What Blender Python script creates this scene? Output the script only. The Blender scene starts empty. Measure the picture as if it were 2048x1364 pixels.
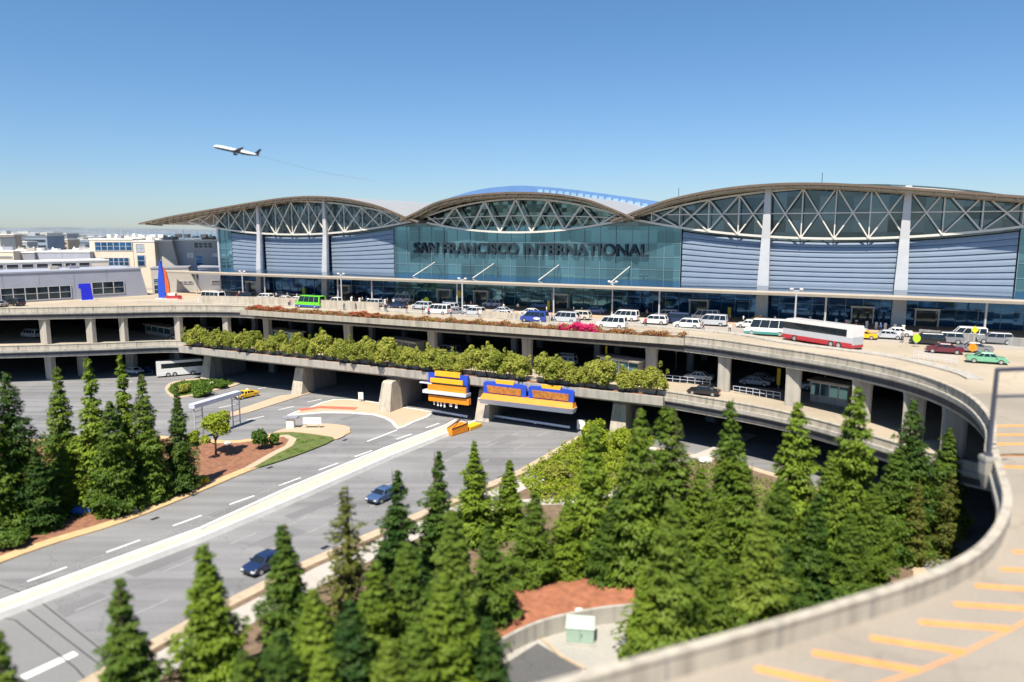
import bpy, bmesh, math, random
import numpy as np
from mathutils import Vector, Matrix

R = math.radians
S = bpy.context.scene
COL = S.collection
random.seed(7)

# ---------------------------------------------------------------- camera
FPX, CAMZ = 1450.0, 31.0                 # focal length in pixels of the 2048 px frame, eye height
PITCH = math.atan(220 / FPX)             # horizon 220 px above the centre
cam = bpy.data.cameras.new('camera')
cam.sensor_width = 36.0
cam.lens = 36.0 * FPX / 2048.0
cam.clip_start, cam.clip_end = 0.5, 60000
cam.dof.use_dof = True
cam.dof.focus_distance = 140
cam.dof.aperture_fstop = 0.068
camo = bpy.data.objects.new('camera', cam)
COL.objects.link(camo)
camo.location = (0, 0, CAMZ)
camo.rotation_euler = (math.pi / 2 - PITCH, 0, 0)
S.camera = camo

# ---------------------------------------------------------------- light
SUN_EL, SUN_AZ = R(60), R(200)           # azimuth clockwise from +Y: behind the camera, a little to its left
W = bpy.data.worlds.new('World')
S.world = W
W.use_nodes = True
wn, wl = W.node_tree.nodes, W.node_tree.links
bg = wn['Background']
sky = wn.new('ShaderNodeTexSky')
sky.sky_type = 'NISHITA'
sky.sun_disc = False
sky.sun_elevation = SUN_EL
sky.sun_rotation = SUN_AZ
sky.altitude = 0
sky.air_density = 1.0
sky.dust_density = 0.25
sky.ozone_density = 2.2
hs = wn.new('ShaderNodeHueSaturation')
hs.inputs['Saturation'].default_value = 1.0
tint = wn.new('ShaderNodeMix'); tint.data_type = 'RGBA'; tint.blend_type = 'MULTIPLY'
tint.inputs['Factor'].default_value = 1
tcw = wn.new('ShaderNodeTexCoord'); sxyz = wn.new('ShaderNodeSeparateXYZ'); wl.new(tcw.outputs['Generated'], sxyz.inputs[0])
elev = wn.new('ShaderNodeMapRange'); elev.inputs['From Min'].default_value = 0.0; elev.inputs['From Max'].default_value = 0.26
wl.new(sxyz.outputs[2], elev.inputs['Value'])
tcol = wn.new('ShaderNodeMix'); tcol.data_type = 'RGBA'          # low air: less yellow, a hazier blue
tcol.inputs[6].default_value = (0.72, 0.855, 1.10, 1); tcol.inputs[7].default_value = (0.655, 0.935, 1.15, 1)
wl.new(elev.outputs['Result'], tcol.inputs['Factor']); wl.new(tcol.outputs[2], tint.inputs[7])
wl.new(sky.outputs[0], tint.inputs[6])
wl.new(tint.outputs[2], hs.inputs['Color'])
wl.new(hs.outputs[0], bg.inputs['Color'])
bg.inputs['Strength'].default_value = 0.064
sl = bpy.data.lights.new('sun', 'SUN')
sl.energy = 4.8
sl.angle = R(0.5)
sl.color = (1.0, 0.925, 0.80)
so = bpy.data.objects.new('sun', sl)
COL.objects.link(so)
sd = Vector((math.sin(SUN_AZ) * math.cos(SUN_EL), math.cos(SUN_AZ) * math.cos(SUN_EL), math.sin(SUN_EL)))
so.rotation_euler = sd.to_track_quat('Z', 'Y').to_euler()
so.location = (60, -60, 120)
S.view_settings.view_transform = 'Standard'
S.view_settings.look = 'None'
S.view_settings.gamma = 1
S.view_settings.exposure = 0.82
S.cycles.use_denoising = True
S.cycles.max_bounces = 7
S.cycles.diffuse_bounces = 3
S.cycles.glossy_bounces = 3
S.cycles.transparent_max_bounces = 8
S.cycles.sample_clamp_indirect = 6

# ---------------------------------------------------------------- helpers
def P(u, v, z):
    """Point of the photograph (2048 x 1364) on the level plane at height z."""
    c, s = math.cos(PITCH), math.sin(PITCH)
    dx, dz = (u - 1024) / FPX, -(v - 682) / FPX
    d = (dx, c + dz * s, -s + dz * c)
    t = (z - CAMZ) / d[2]
    return Vector((d[0] * t, d[1] * t, z))

def height_at(p, v):
    """Height above the ground at which a point over p is seen at row v."""
    c, s = math.cos(PITCH), math.sin(PITCH)
    k = -(v - 682) / FPX
    return CAMZ + p.y * (k * c - s) / (c + k * s)

O = Vector((-83.0, 207.0, 0))
EX, NX = Vector((0.8966, -0.4428, 0)), Vector((-0.4428, -0.8966, 0))
ANG = math.atan2(EX.y, EX.x)
def TW(t, w, z=0):
    """t metres along the terminal front, w metres out from it."""
    return O + EX * t + NX * w + Vector((0, 0, z))
def loc_tw(p):
    q = Vector((p[0], p[1], 0)) - O
    return q.dot(EX), q.dot(NX)

def tag(o, label=None, cat=None, group=None, kind=None):
    if label: o['label'] = label
    if cat: o['category'] = cat
    if group: o['group'] = group
    if kind: o['kind'] = kind
    return o

def thing(name, label, cat, loc=(0, 0, 0), rz=0.0, group=None):
    o = bpy.data.objects.new(name, None)
    COL.objects.link(o)
    o.location = loc
    o.rotation_euler = (0, 0, rz)
    o.empty_display_size = 0.5
    return tag(o, label, cat, group)

def copy_tree(o, parent=None):
    c = o.copy()
    COL.objects.link(c)
    if parent: c.parent = parent
    for ch in KIDS.get(o.name, []):
        copy_tree(ch, c)
    return c
KIDS = {}

ORD = ('first second third fourth fifth sixth seventh eighth ninth tenth eleventh twelfth thirteenth fourteenth fifteenth '
       'sixteenth seventeenth eighteenth nineteenth twentieth twenty-first twenty-second twenty-third twenty-fourth twenty-fifth '
       'twenty-sixth twenty-seventh twenty-eighth twenty-ninth thirtieth thirty-first thirty-second thirty-third thirty-fourth '
       'thirty-fifth thirty-sixth thirty-seventh thirty-eighth thirty-ninth fortieth').split()
for _t, _d in (('forty', 'fortieth'), ('fifty', 'fiftieth'), ('sixty', 'sixtieth'), ('seventy', 'seventieth')):
    if _d not in ORD: ORD.append(_d)
    ORD += [_t + '-' + x for x in ORD[:9]]

class MB:
    def __init__(s):
        s.v, s.f, s.m = [], [], []
    def quadface(s, pts, m=0):
        b = len(s.v)
        s.v += [tuple(p) for p in pts]
        s.f.append(tuple(range(b, b + len(pts)))); s.m.append(m)
    def obox(s, c, ax, ay, az, m=0):
        c, ax, ay, az = Vector(c), Vector(ax), Vector(ay), Vector(az)
        b = len(s.v)
        for k in (-1, 1):
            for i, j in ((-1, -1), (1, -1), (1, 1), (-1, 1)):
                s.v.append(tuple(c + ax * i + ay * j + az * k))
        for q in ((3, 2, 1, 0), (4, 5, 6, 7), (0, 1, 5, 4), (1, 2, 6, 5), (2, 3, 7, 6), (3, 0, 4, 7)):
            s.f.append(tuple(b + i for i in q)); s.m.append(m)
        return s
    def box(s, x0, x1, y0, y1, z0, z1, m=0):
        return s.obox(((x0 + x1) / 2, (y0 + y1) / 2, (z0 + z1) / 2), ((x1 - x0) / 2, 0, 0), (0, (y1 - y0) / 2, 0), (0, 0, (z1 - z0) / 2), m)
    def bar(s, a, b, w=.1, h=None, m=0):
        a, b = Vector(a), Vector(b)
        h = h or w
        d = (b - a); L = d.length; d = d / L
        up = Vector((0, 0, 1)) if abs(d.z) < .98 else Vector((0, 1, 0))
        x = d.cross(up).normalized(); y = x.cross(d)
        return s.obox((a + b) / 2, d * L / 2, x * w / 2, y * h / 2, m)
    def tube(s, a, b, r0, r1=None, n=8, m=0, cap=True):
        a, b = Vector(a), Vector(b)
        r1 = r0 if r1 is None else r1
        d = (b - a).normalized()
        up = Vector((0, 0, 1)) if abs(d.z) < .95 else Vector((1, 0, 0))
        x = d.cross(up).normalized(); y = d.cross(x)
        k = len(s.v)
        for p, r in ((a, r0), (b, r1)):
            for i in range(n):
                t = 2 * math.pi * i / n
                s.v.append(tuple(p + x * math.cos(t) * r + y * math.sin(t) * r))
        for i in range(n):
            j = (i + 1) % n
            s.f.append((k + i, k + j, k + n + j, k + n + i)); s.m.append(m)
        if cap:
            s.f.append(tuple(k + i for i in range(n))[::-1]); s.m.append(m)
            s.f.append(tuple(k + n + i for i in range(n))); s.m.append(m)
        return s
    def rings(s, rings, m=0, cap=True, closed=True):
        """Loft through rings of equal point count."""
        k = len(s.v); n = len(rings[0])
        for r in rings: s.v += [tuple(p) for p in r]
        for a in range(len(rings) - 1):
            for i in range(n if closed else n - 1):
                j = (i + 1) % n
                s.f.append((k + a * n + i, k + a * n + j, k + (a + 1) * n + j, k + (a + 1) * n + i)); s.m.append(m)
        if cap and closed:
            s.f.append(tuple(k + i for i in range(n))[::-1]); s.m.append(m)
            e = k + (len(rings) - 1) * n
            s.f.append(tuple(e + i for i in range(n))); s.m.append(m)
        return s
    def prism(s, poly, z0, z1, m=0, mt=None):
        """Level polygon raised from z0 to z1."""
        k = len(s.v); n = len(poly)
        s.v += [(p[0], p[1], z0) for p in poly] + [(p[0], p[1], z1) for p in poly]
        for i in range(n):
            j = (i + 1) % n
            s.f.append((k + i, k + j, k + n + j, k + n + i)); s.m.append(m)
        s.f.append(tuple(k + n + i for i in range(n))); s.m.append(m if mt is None else mt)
        s.f.append(tuple(k + i for i in range(n))[::-1]); s.m.append(m)
        return s
    def sweep(s, path, prof, m=0, close_prof=True):
        """Profile [(offset to the right of travel, z)] along a plan path of (x, y) points."""
        rs = []
        n = len(path)
        for i, p in enumerate(path):
            a = Vector(path[max(i - 1, 0)][:2]); b = Vector(path[min(i + 1, n - 1)][:2])
            d = (b - a).normalized(); r = Vector((d.y, -d.x))
            zz = p[2] if len(p) > 2 else 0
            rs.append([(p[0] + r.x * o, p[1] + r.y * o, z + zz) for o, z in prof])
        return s.rings(rs, m, True, close_prof)
    def build(s, name, mats, parent=None, smooth=False, bevel=0):
        me = bpy.data.meshes.new(name)
        me.from_pydata(s.v, [], s.f)
        mats = mats if isinstance(mats, (list, tuple)) else [mats]
        for a in mats: me.materials.append(a)
        if len(mats) > 1: me.polygons.foreach_set('material_index', s.m)
        bm = bmesh.new(); bm.from_mesh(me)
        bmesh.ops.recalc_face_normals(bm, faces=bm.faces)
        if bevel:
            bmesh.ops.remove_doubles(bm, verts=bm.verts, dist=.0005)
            bmesh.ops.bevel(bm, geom=[e for e in bm.edges if len(e.link_faces) == 2 and e.calc_face_angle(0) > .5], offset=bevel, segments=2, affect='EDGES', clamp_overlap=True)
        bm.to_mesh(me); bm.free()
        if smooth:
            me.polygons.foreach_set('use_smooth', [True] * len(me.polygons))
        me.update()
        o = bpy.data.objects.new(name, me)
        COL.objects.link(o)
        if parent:
            o.parent = parent
            KIDS.setdefault(parent.name, []).append(o)
        return o

def smooth_path(pts, k=6):
    """Catmull-Rom through the points."""
    pts = [Vector(p[:2]) for p in pts]
    out = []
    for i in range(len(pts) - 1):
        p0, p1, p2, p3 = pts[max(i - 1, 0)], pts[i], pts[i + 1], pts[min(i + 2, len(pts) - 1)]
        for j in range(k):
            t = j / k
            q = .5 * ((2 * p1) + (p2 - p0) * t + (2 * p0 - 5 * p1 + 4 * p2 - p3) * t * t + (3 * p1 - p0 - 3 * p2 + p3) * t ** 3)
            out.append((q.x, q.y))
    out.append(tuple(pts[-1]))
    return out

def lerp_tab(tab, x):
    if x <= tab[0][0]: return tab[0][1]
    for (a, za), (b, zb) in zip(tab, tab[1:]):
        if x <= b: return za + (zb - za) * (x - a) / (b - a)
    return tab[-1][1]

# ---------------------------------------------------------------- materials
MATS = {}
def mat(name, col, rough=.7, metal=0.0, var=.15, scale=1.0, bump=0.0, bscale=None, spec=.5, fine=0.0, emit=None, coat=0.0):
    """Principled with two octaves of colour variation in object space and a bump."""
    if name in MATS: return MATS[name]
    m = bpy.data.materials.new(name); m.use_nodes = True
    n, l = m.node_tree.nodes, m.node_tree.links
    b = n['Principled BSDF']
    b.inputs['Roughness'].default_value = rough
    b.inputs['Metallic'].default_value = metal
    b.inputs['Specular IOR Level'].default_value = spec
    if coat: b.inputs['Coat Weight'].default_value = coat
    tc = n.new('ShaderNodeTexCoord')
    if var > 0:
        nz = n.new('ShaderNodeTexNoise'); nz.inputs['Scale'].default_value = scale; nz.inputs['Detail'].default_value = 8
        nz.inputs['Roughness'].default_value = .62
        l.new(tc.outputs['Object'], nz.inputs['Vector'])
        mr = n.new('ShaderNodeMapRange')
        mr.inputs['From Min'].default_value = .28; mr.inputs['From Max'].default_value = .72
        mr.inputs['To Min'].default_value = 1 - var; mr.inputs['To Max'].default_value = 1 + var
        l.new(nz.outputs['Fac'], mr.inputs['Value'])
        mul = n.new('ShaderNodeMix'); mul.data_type = 'RGBA'; mul.blend_type = 'MULTIPLY'
        mul.inputs['Factor'].default_value = 1
        mul.inputs[6].default_value = (*col, 1)
        l.new(mr.outputs['Result'], mul.inputs[7])
        l.new(mul.outputs[2], b.inputs['Base Color'])
    else:
        b.inputs['Base Color'].default_value = (*col, 1)
    if bump:
        nb = n.new('ShaderNodeTexNoise'); nb.inputs['Scale'].default_value = bscale or scale * 8; nb.inputs['Detail'].default_value = 6
        l.new(tc.outputs['Object'], nb.inputs['Vector'])
        bu = n.new('ShaderNodeBump'); bu.inputs['Strength'].default_value = bump; bu.inputs['Distance'].default_value = .05
        l.new(nb.outputs['Fac'], bu.inputs['Height'])
        l.new(bu.outputs['Normal'], b.inputs['Normal'])
    if emit:
        b.inputs['Emission Color'].default_value = (*emit[0], 1); b.inputs['Emission Strength'].default_value = emit[1]
    MATS[name] = m
    return m

def streaked(name, col, var, joints=None, rough=.8, stain=.25):
    """Concrete: blotches, rain streaks that run down, optional cast joints every `joints` metres."""
    m = mat(name, col, rough, 0, var, .35, .25, 5)
    n, l = m.node_tree.nodes, m.node_tree.links
    b = n['Principled BSDF']
    src = b.inputs['Base Color'].links[0].from_socket
    tc = [x for x in n if x.type == 'TEX_COORD'][0]
    mp = n.new('ShaderNodeMapping'); mp.inputs['Scale'].default_value = (1.6, 1.6, .12)
    l.new(tc.outputs['Object'], mp.inputs['Vector'])
    nz = n.new('ShaderNodeTexNoise'); nz.inputs['Scale'].default_value = 1.0; nz.inputs['Detail'].default_value = 5
    l.new(mp.outputs[0], nz.inputs['Vector'])
    mr = n.new('ShaderNodeMapRange'); mr.inputs['From Min'].default_value = .45; mr.inputs['From Max'].default_value = .75
    mr.inputs['To Min'].default_value = 1; mr.inputs['To Max'].default_value = 1 - stain
    l.new(nz.outputs['Fac'], mr.inputs['Value'])
    mx = n.new('ShaderNodeMix'); mx.data_type = 'RGBA'; mx.blend_type = 'MULTIPLY'; mx.inputs['Factor'].default_value = 1
    l.new(src, mx.inputs[6]); l.new(mr.outputs['Result'], mx.inputs[7])
    l.new(mx.outputs[2], b.inputs['Base Color'])
    return m

def surface_map(name, base, blot, fine, rough=.9, cracks=True, lanes=None):
    """Road surface: large patches, fine aggregate, a crack net, wheel-worn bands along a direction."""
    m = bpy.data.materials.new(name); m.use_nodes = True
    MATS[name] = m
    n, l = m.node_tree.nodes, m.node_tree.links
    b = n['Principled BSDF']; b.inputs['Roughness'].default_value = rough; b.inputs['Specular IOR Level'].default_value = .25
    tc = n.new('ShaderNodeTexCoord')
    def noise(s, d, lo, hi, vec=None):
        z = n.new('ShaderNodeTexNoise'); z.inputs['Scale'].default_value = s; z.inputs['Detail'].default_value = d
        l.new(vec or tc.outputs['Object'], z.inputs['Vector'])
        r = n.new('ShaderNodeMapRange'); r.inputs['From Min'].default_value = .3; r.inputs['From Max'].default_value = .7
        r.inputs['To Min'].default_value = lo; r.inputs['To Max'].default_value = hi
        l.new(z.outputs['Fac'], r.inputs['Value']); return r.outputs['Result']
    def mul(a, bsock):
        x = n.new('ShaderNodeMix'); x.data_type = 'RGBA'; x.blend_type = 'MULTIPLY'; x.inputs['Factor'].default_value = 1
        if isinstance(a, tuple): x.inputs[6].default_value = (*a, 1)
        else: l.new(a, x.inputs[6])
        l.new(bsock, x.inputs[7]); return x.outputs[2]
    c = mul(base, noise(.09, 6, 1 - blot, 1 + blot))
    c = mul(c, noise(7, 4, 1 - fine, 1 + fine))
    if lanes is not None:
        mp = n.new('ShaderNodeMapping'); mp.inputs['Rotation'].default_value = (0, 0, lanes); mp.inputs['Scale'].default_value = (.02, .55, 1)
        l.new(tc.outputs['Object'], mp.inputs['Vector'])
        c = mul(c, noise(1.0, 3, .76, 1.12, mp.outputs[0]))
    if cracks:
        vo = n.new('ShaderNodeTexVoronoi'); vo.feature = 'DISTANCE_TO_EDGE'; vo.inputs['Scale'].default_value = .11
        wz = n.new('ShaderNodeTexNoise'); wz.inputs['Scale'].default_value = .5; wz.inputs['Detail'].default_value = 5
        l.new(tc.outputs['Object'], wz.inputs['Vector'])
        vm = n.new('ShaderNodeVectorMath'); vm.operation = 'MULTIPLY_ADD'; vm.inputs[1].default_value = (3, 3, 3)
        l.new(wz.outputs['Color'], vm.inputs[0]); l.new(tc.outputs['Object'], vm.inputs[2])
        l.new(vm.outputs[0], vo.inputs['Vector'])
        r = n.new('ShaderNodeMapRange'); r.inputs['From Max'].default_value = .012; r.inputs['To Min'].default_value = .80
        l.new(vo.outputs['Distance'], r.inputs['Value'])
        c = mul(c, r.outputs['Result'])
    l.new(c, b.inputs['Base Color'])
    nb = n.new('ShaderNodeTexNoise'); nb.inputs['Scale'].default_value = 25; nb.inputs['Detail'].default_value = 3
    l.new(tc.outputs['Object'], nb.inputs['Vector'])
    bu = n.new('ShaderNodeBump'); bu.inputs['Strength'].default_value = .15; bu.inputs['Distance'].default_value = .02
    l.new(nb.outputs['Fac'], bu.inputs['Height']); l.new(bu.outputs['Normal'], b.inputs['Normal'])
    return m

def foliage(name, c1, c2, transl=.3, scale=.5):
    """Leaves: two greens mixed by a noise and by a random value of each plant, some light coming through."""
    m = bpy.data.materials.new(name); m.use_nodes = True
    MATS[name] = m
    n, l = m.node_tree.nodes, m.node_tree.links
    b = n['Principled BSDF']; b.inputs['Roughness'].default_value = .6; b.inputs['Specular IOR Level'].default_value = .3
    tc = n.new('ShaderNodeTexCoord')
    nz = n.new('ShaderNodeTexNoise'); nz.inputs['Scale'].default_value = scale; nz.inputs['Detail'].default_value = 6; nz.inputs['Roughness'].default_value = .7
    l.new(tc.outputs['Object'], nz.inputs['Vector'])
    oi = n.new('ShaderNodeObjectInfo')
    ad = n.new('ShaderNodeMath'); ad.operation = 'MULTIPLY_ADD'; ad.inputs[1].default_value = .5
    l.new(oi.outputs['Random'], ad.inputs[0]); l.new(nz.outputs['Fac'], ad.inputs[2])
    mr = n.new('ShaderNodeMapRange'); mr.inputs['From Min'].default_value = .45; mr.inputs['From Max'].default_value = 1.05
    l.new(ad.outputs[0], mr.inputs['Value'])
    mx = n.new('ShaderNodeMix'); mx.data_type = 'RGBA'
    mx.inputs[6].default_value = (*c1, 1); mx.inputs[7].default_value = (*c2, 1)
    l.new(mr.outputs['Result'], mx.inputs['Factor'])
    l.new(mx.outputs[2], b.inputs['Base Color'])
    tr = n.new('ShaderNodeBsdfTranslucent'); l.new(mx.outputs[2], tr.inputs['Color'])
    ms = n.new('ShaderNodeMixShader'); ms.inputs['Fac'].default_value = transl
    l.new(b.outputs[0], ms.inputs[1]); l.new(tr.outputs[0], ms.inputs[2])
    l.new(ms.outputs[0], n['Material Output'].inputs['Surface'])
    return m

def glass_wall(name, col, metal, pw, ph, var=.35, rough=.06, warp=.35):
    """Facade glazing: each pane its own slight tint and lean, so that reflections break from pane to pane."""
    m = bpy.data.materials.new(name); m.use_nodes = True
    MATS[name] = m
    n, l = m.node_tree.nodes, m.node_tree.links
    b = n['Principled BSDF']; b.inputs['Roughness'].default_value = rough; b.inputs['Metallic'].default_value = metal
    tc = n.new('ShaderNodeTexCoord')
    sx = n.new('ShaderNodeSeparateXYZ'); l.new(tc.outputs['Object'], sx.inputs[0])
    def fl(sock, k):
        a = n.new('ShaderNodeMath'); a.operation = 'DIVIDE'; a.inputs[1].default_value = k; l.new(sock, a.inputs[0])
        f = n.new('ShaderNodeMath'); f.operation = 'FLOOR'; l.new(a.outputs[0], f.inputs[0]); return f.outputs[0]
    cx = n.new('ShaderNodeCombineXYZ')
    l.new(fl(sx.outputs[0], pw), cx.inputs[0]); l.new(fl(sx.outputs[2], ph), cx.inputs[1])
    wn_ = n.new('ShaderNodeTexWhiteNoise'); wn_.noise_dimensions = '3D'; l.new(cx.outputs[0], wn_.inputs['Vector'])
    mr = n.new('ShaderNodeMapRange'); mr.inputs['To Min'].default_value = 1 - var; mr.inputs['To Max'].default_value = 1 + var
    l.new(wn_.outputs['Value'], mr.inputs['Value'])
    mx = n.new('ShaderNodeMix'); mx.data_type = 'RGBA'; mx.blend_type = 'MULTIPLY'; mx.inputs['Factor'].default_value = 1
    mx.inputs[6].default_value = (*col, 1); l.new(mr.outputs['Result'], mx.inputs[7])
    l.new(mx.outputs[2], b.inputs['Base Color'])
    ge = n.new('ShaderNodeNewGeometry')
    sb = n.new('ShaderNodeVectorMath'); sb.operation = 'SUBTRACT'; sb.inputs[1].default_value = (.5, .5, .5); l.new(wn_.outputs['Color'], sb.inputs[0])
    nz = n.new('ShaderNodeTexNoise'); nz.inputs['Scale'].default_value = .6; l.new(tc.outputs['Object'], nz.inputs['Vector'])
    s2 = n.new('ShaderNodeVectorMath'); s2.operation = 'SUBTRACT'; s2.inputs[1].default_value = (.5, .5, .5); l.new(nz.outputs['Color'], s2.inputs[0])
    a1 = n.new('ShaderNodeVectorMath'); a1.operation = 'MULTIPLY_ADD'; a1.inputs[1].default_value = (.05 * warp,) * 3
    l.new(sb.outputs[0], a1.inputs[0]); l.new(ge.outputs['Normal'], a1.inputs[2])
    a2 = n.new('ShaderNodeVectorMath'); a2.operation = 'MULTIPLY_ADD'; a2.inputs[1].default_value = (.05 * warp,) * 3
    l.new(s2.outputs[0], a2.inputs[0]); l.new(a1.outputs[0], a2.inputs[2])
    nn = n.new('ShaderNodeVectorMath'); nn.operation = 'NORMALIZE'; l.new(a2.outputs[0], nn.inputs[0])
    l.new(nn.outputs[0], b.inputs['Normal'])
    return m

ROADDIR = math.atan2(.839, .545)
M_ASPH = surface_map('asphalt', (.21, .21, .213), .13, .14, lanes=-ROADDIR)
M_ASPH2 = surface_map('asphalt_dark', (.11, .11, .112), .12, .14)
M_DECK = surface_map('deck_concrete', (.38, .322, .245), .13, .10, cracks=True)
M_DECK2 = surface_map('deck_grey', (.34, .31, .275), .10, .10)
M_RAMP = surface_map('ramp_concrete', (.30, .265, .22), .17, .12)
M_PLAZA = surface_map('plaza_concrete', (.46, .34, .24), .08, .08, cracks=False)
M_KERB = streaked('kerb_concrete', (.46, .36, .25), .12, stain=.2)
M_CONC = streaked('concrete', (.40, .375, .33), .10, stain=.35)
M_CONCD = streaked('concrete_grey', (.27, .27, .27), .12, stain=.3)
M_CONCL = streaked('concrete_light', (.43, .385, .315), .14, stain=.4)
M_UNDER = streaked('underside_concrete', (.07, .07, .08), .15, stain=.3)  # concrete darkened in colour to deepen the shade below the decks
M_SHADEWALL = mat('dark_cladding', (.012, .013, .02), .6, 0, .3, .3)  # near-black colour paints the deep shade onto the back walls
M_WHITE = mat('white_paint', (.78, .76, .71), .6, 0, .10, .8, .1)
M_LINE = mat('line_paint', (.72, .71, .68), .7, 0, .16, 1.5)
M_LINEF = mat('worn_line_paint', (.26, .26, .255), .8, 0, .2, 1.2)
M_ORNG = mat('orange_paint', (.80, .31, .06), .7, 0, .16, 1.3)
M_REDK = mat('red_kerb_paint', (.55, .13, .08), .7, 0, .2, 1.5)
M_MULCH = mat('mulch', (.23, .105, .06), .95, 0, .4, 1.6, .9, 9)
M_MULCHR = mat('red_mulch', (.30, .115, .06), .95, 0, .35, 1.2, .9, 7)
M_SOIL = mat('soil', (.16, .11, .07), .95, 0, .35, 1.5, .8, 7)
M_GRASS = mat('lawn', (.10, .13, .03), .95, 0, .3, 1.5, .8, 14)
M_GROUND = mat('far_ground', (.20, .19, .17), .95, 0, .3, .01)
M_STEEL = mat('pale_steel', (.68, .64, .57), .45, .15, .08, .5)
M_STEELG = mat('lilac_steel', (.52, .52, .53), .4, .2, .08, .5)
M_MULL = mat('mullion_metal', (.27, .36, .40), .4, .4, .1, 1)
M_TAN = mat('tan_soffit', (.40, .33, .24), .6, 0, .15, .4)
M_BROWN = mat('brown_edge', (.13, .095, .07), .6, 0, .2, .6)
M_ROOF = mat('roof_metal', (.52, .50, .46), .35, .35, .08, .3)
M_SKYROOF = mat('blue_roof_metal', (.14, .27, .52), .3, .4, .08, .3)  # the blue is reflected sky put into the base colour
M_PANEL = mat('louver_metal', (.225, .275, .345), .38, .25, .06, .4)
M_PANELD = mat('louver_gap', (.03, .04, .07), .6, 0, .1, 1)
M_GTEAL = glass_wall('teal_glass', (.12, .265, .335), .75, 3.6, 2.6, .30)
M_GBLUE = glass_wall('blue_glass', (.035, .12, .27), .65, 2.9, 2.0, .35)
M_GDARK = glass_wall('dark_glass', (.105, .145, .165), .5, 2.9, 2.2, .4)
M_GLASSC = mat('canopy_glass', (.05, .10, .17), .08, .6, .1, .5)
M_WIN = glass_wall('window_glass', (.03, .05, .07), .5, 2.5, 2.0, .4)
M_WGREY = mat('grey_panel', (.36, .38, .45), .55, .1, .07, .3)
M_WGREY2 = mat('grey_panel_dark', (.26, .27, .31), .6, .05, .08, .3)
M_WBEIGE = mat('beige_panel', (.64, .56, .45), .7, 0, .07, .3)
M_LETTER = mat('letter_metal', (.022, .034, .045), .5, .2, 0)
M_BARK = mat('bark', (.10, .065, .04), .95, 0, .3, 6, .8, 20)
M_CON = foliage('conifer_needles', (.020, .062, .008), (.17, .25, .018), .18, .45)
M_CONB = foliage('brown_conifer_needles', (.07, .09, .012), (.19, .19, .03), .2, .45)
M_CONP = foliage('pale_conifer_needles', (.12, .19, .02), (.26, .32, .04), .3, .45)
M_BUSH = foliage('hedge_leaves', (.17, .21, .022), (.40, .41, .07), .3, .8)
M_LIME = foliage('lime_leaves', (.17, .25, .015), (.34, .40, .03), .35, .5)
M_GREEN = foliage('shrub_leaves', (.06, .13, .015), (.15, .24, .03), .3, .8)
M_YELL = foliage('yellow_leaves', (.42, .32, .02), (.60, .45, .03), .3, .8)
M_FLOW = foliage('red_brown_flowers', (.17, .07, .03), (.30, .17, .06), .2, .9)
M_MAG = foliage('magenta_flowers', (.55, .015, .10), (.65, .03, .20), .3, .9)
M_REDF = foliage('red_flowers', (.42, .05, .03), (.5, .09, .05), .3, .9)
M_ROCK = mat('pale_rock', (.60, .57, .53), .85, 0, .2, 2, .6, 5)
M_TYRE = mat('tyre_rubber', (.02, .02, .02), .8, 0, .2, 5)
M_RIM = mat('rim_metal', (.55, .55, .56), .3, .7, .05, 5)
M_CARGL = mat('car_glass', (.02, .03, .04), .06, .35, .05, 1)
M_HEAD = mat('headlight_lens', (.75, .75, .72), .15, .2, .05, 5)
M_TAIL = mat('tail_light_lens', (.45, .02, .02), .25, 0, .05, 5)
M_BLACK = mat('black_plastic', (.018, .018, .02), .5, 0, .1, 3)
M_SKIN = mat('skin', (.42, .25, .17), .6, 0, .05, 5)

def paint(name, col):
    return mat(name, col, .3, 0, .04, 2, coat=.6)

# ---------------------------------------------------------------- setting: ground, roads, water
DASH = Vector((.545, .839, 0)); SIDE = Vector((.839, -.545, 0))
g = MB().box(-30000, 30000, -400, 40000, -1.0, -.08)
tag(g.build('ground', M_GROUND), kind='structure')
b = MB(); b.quadface([(-260, 12, 0), (75, 12, 0), (75, 150, 0), (20, 215, 0), (-260, 240, 0)])
tag(b.build('road', M_ASPH), kind='structure')
b = MB(); b.box(-22000, 22000, 2300, 36000, -.9, .4)
M_WATER = mat('bay_water', (.16, .22, .28), .25, 0, .1, .002)
tag(b.build('water', M_WATER), kind='structure')
def ridge(name, pts, depth, m):
    b = MB(); rs = []
    for x, y, h in pts:
        rs.append([(x, y - depth, 0), (x, y - depth * .4, h * .62), (x, y, h), (x, y + depth * .6, h * .5), (x, y + depth, 0)])
    b.rings(rs, 0, False, False)
    return tag(b.build(name, m, smooth=True), kind='structure')
M_HILL = mat('hill_scrub', (.15, .18, .21), 1, 0, .35, .004)  # blue-grey tone: distance haze painted into the hill colour
ridge('hills', [(-3400, 3000, 20), (-3000, 2900, 36), (-2700, 2850, 42), (-2400, 2850, 38), (-2150, 2900, 40), (-1900, 2950, 30), (-1700, 3000, 20), (-1500, 3100, 8), (-1350, 3200, 3)], 500, M_HILL)
ridge('far_hills', [(-7500, 9500, 60), (-6000, 9800, 80), (-5000, 9900, 65), (-3900, 10000, 45), (-3000, 10200, 30), (-2200, 10400, 15), (-1500, 10600, 6)], 1200, M_HILL)

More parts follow.
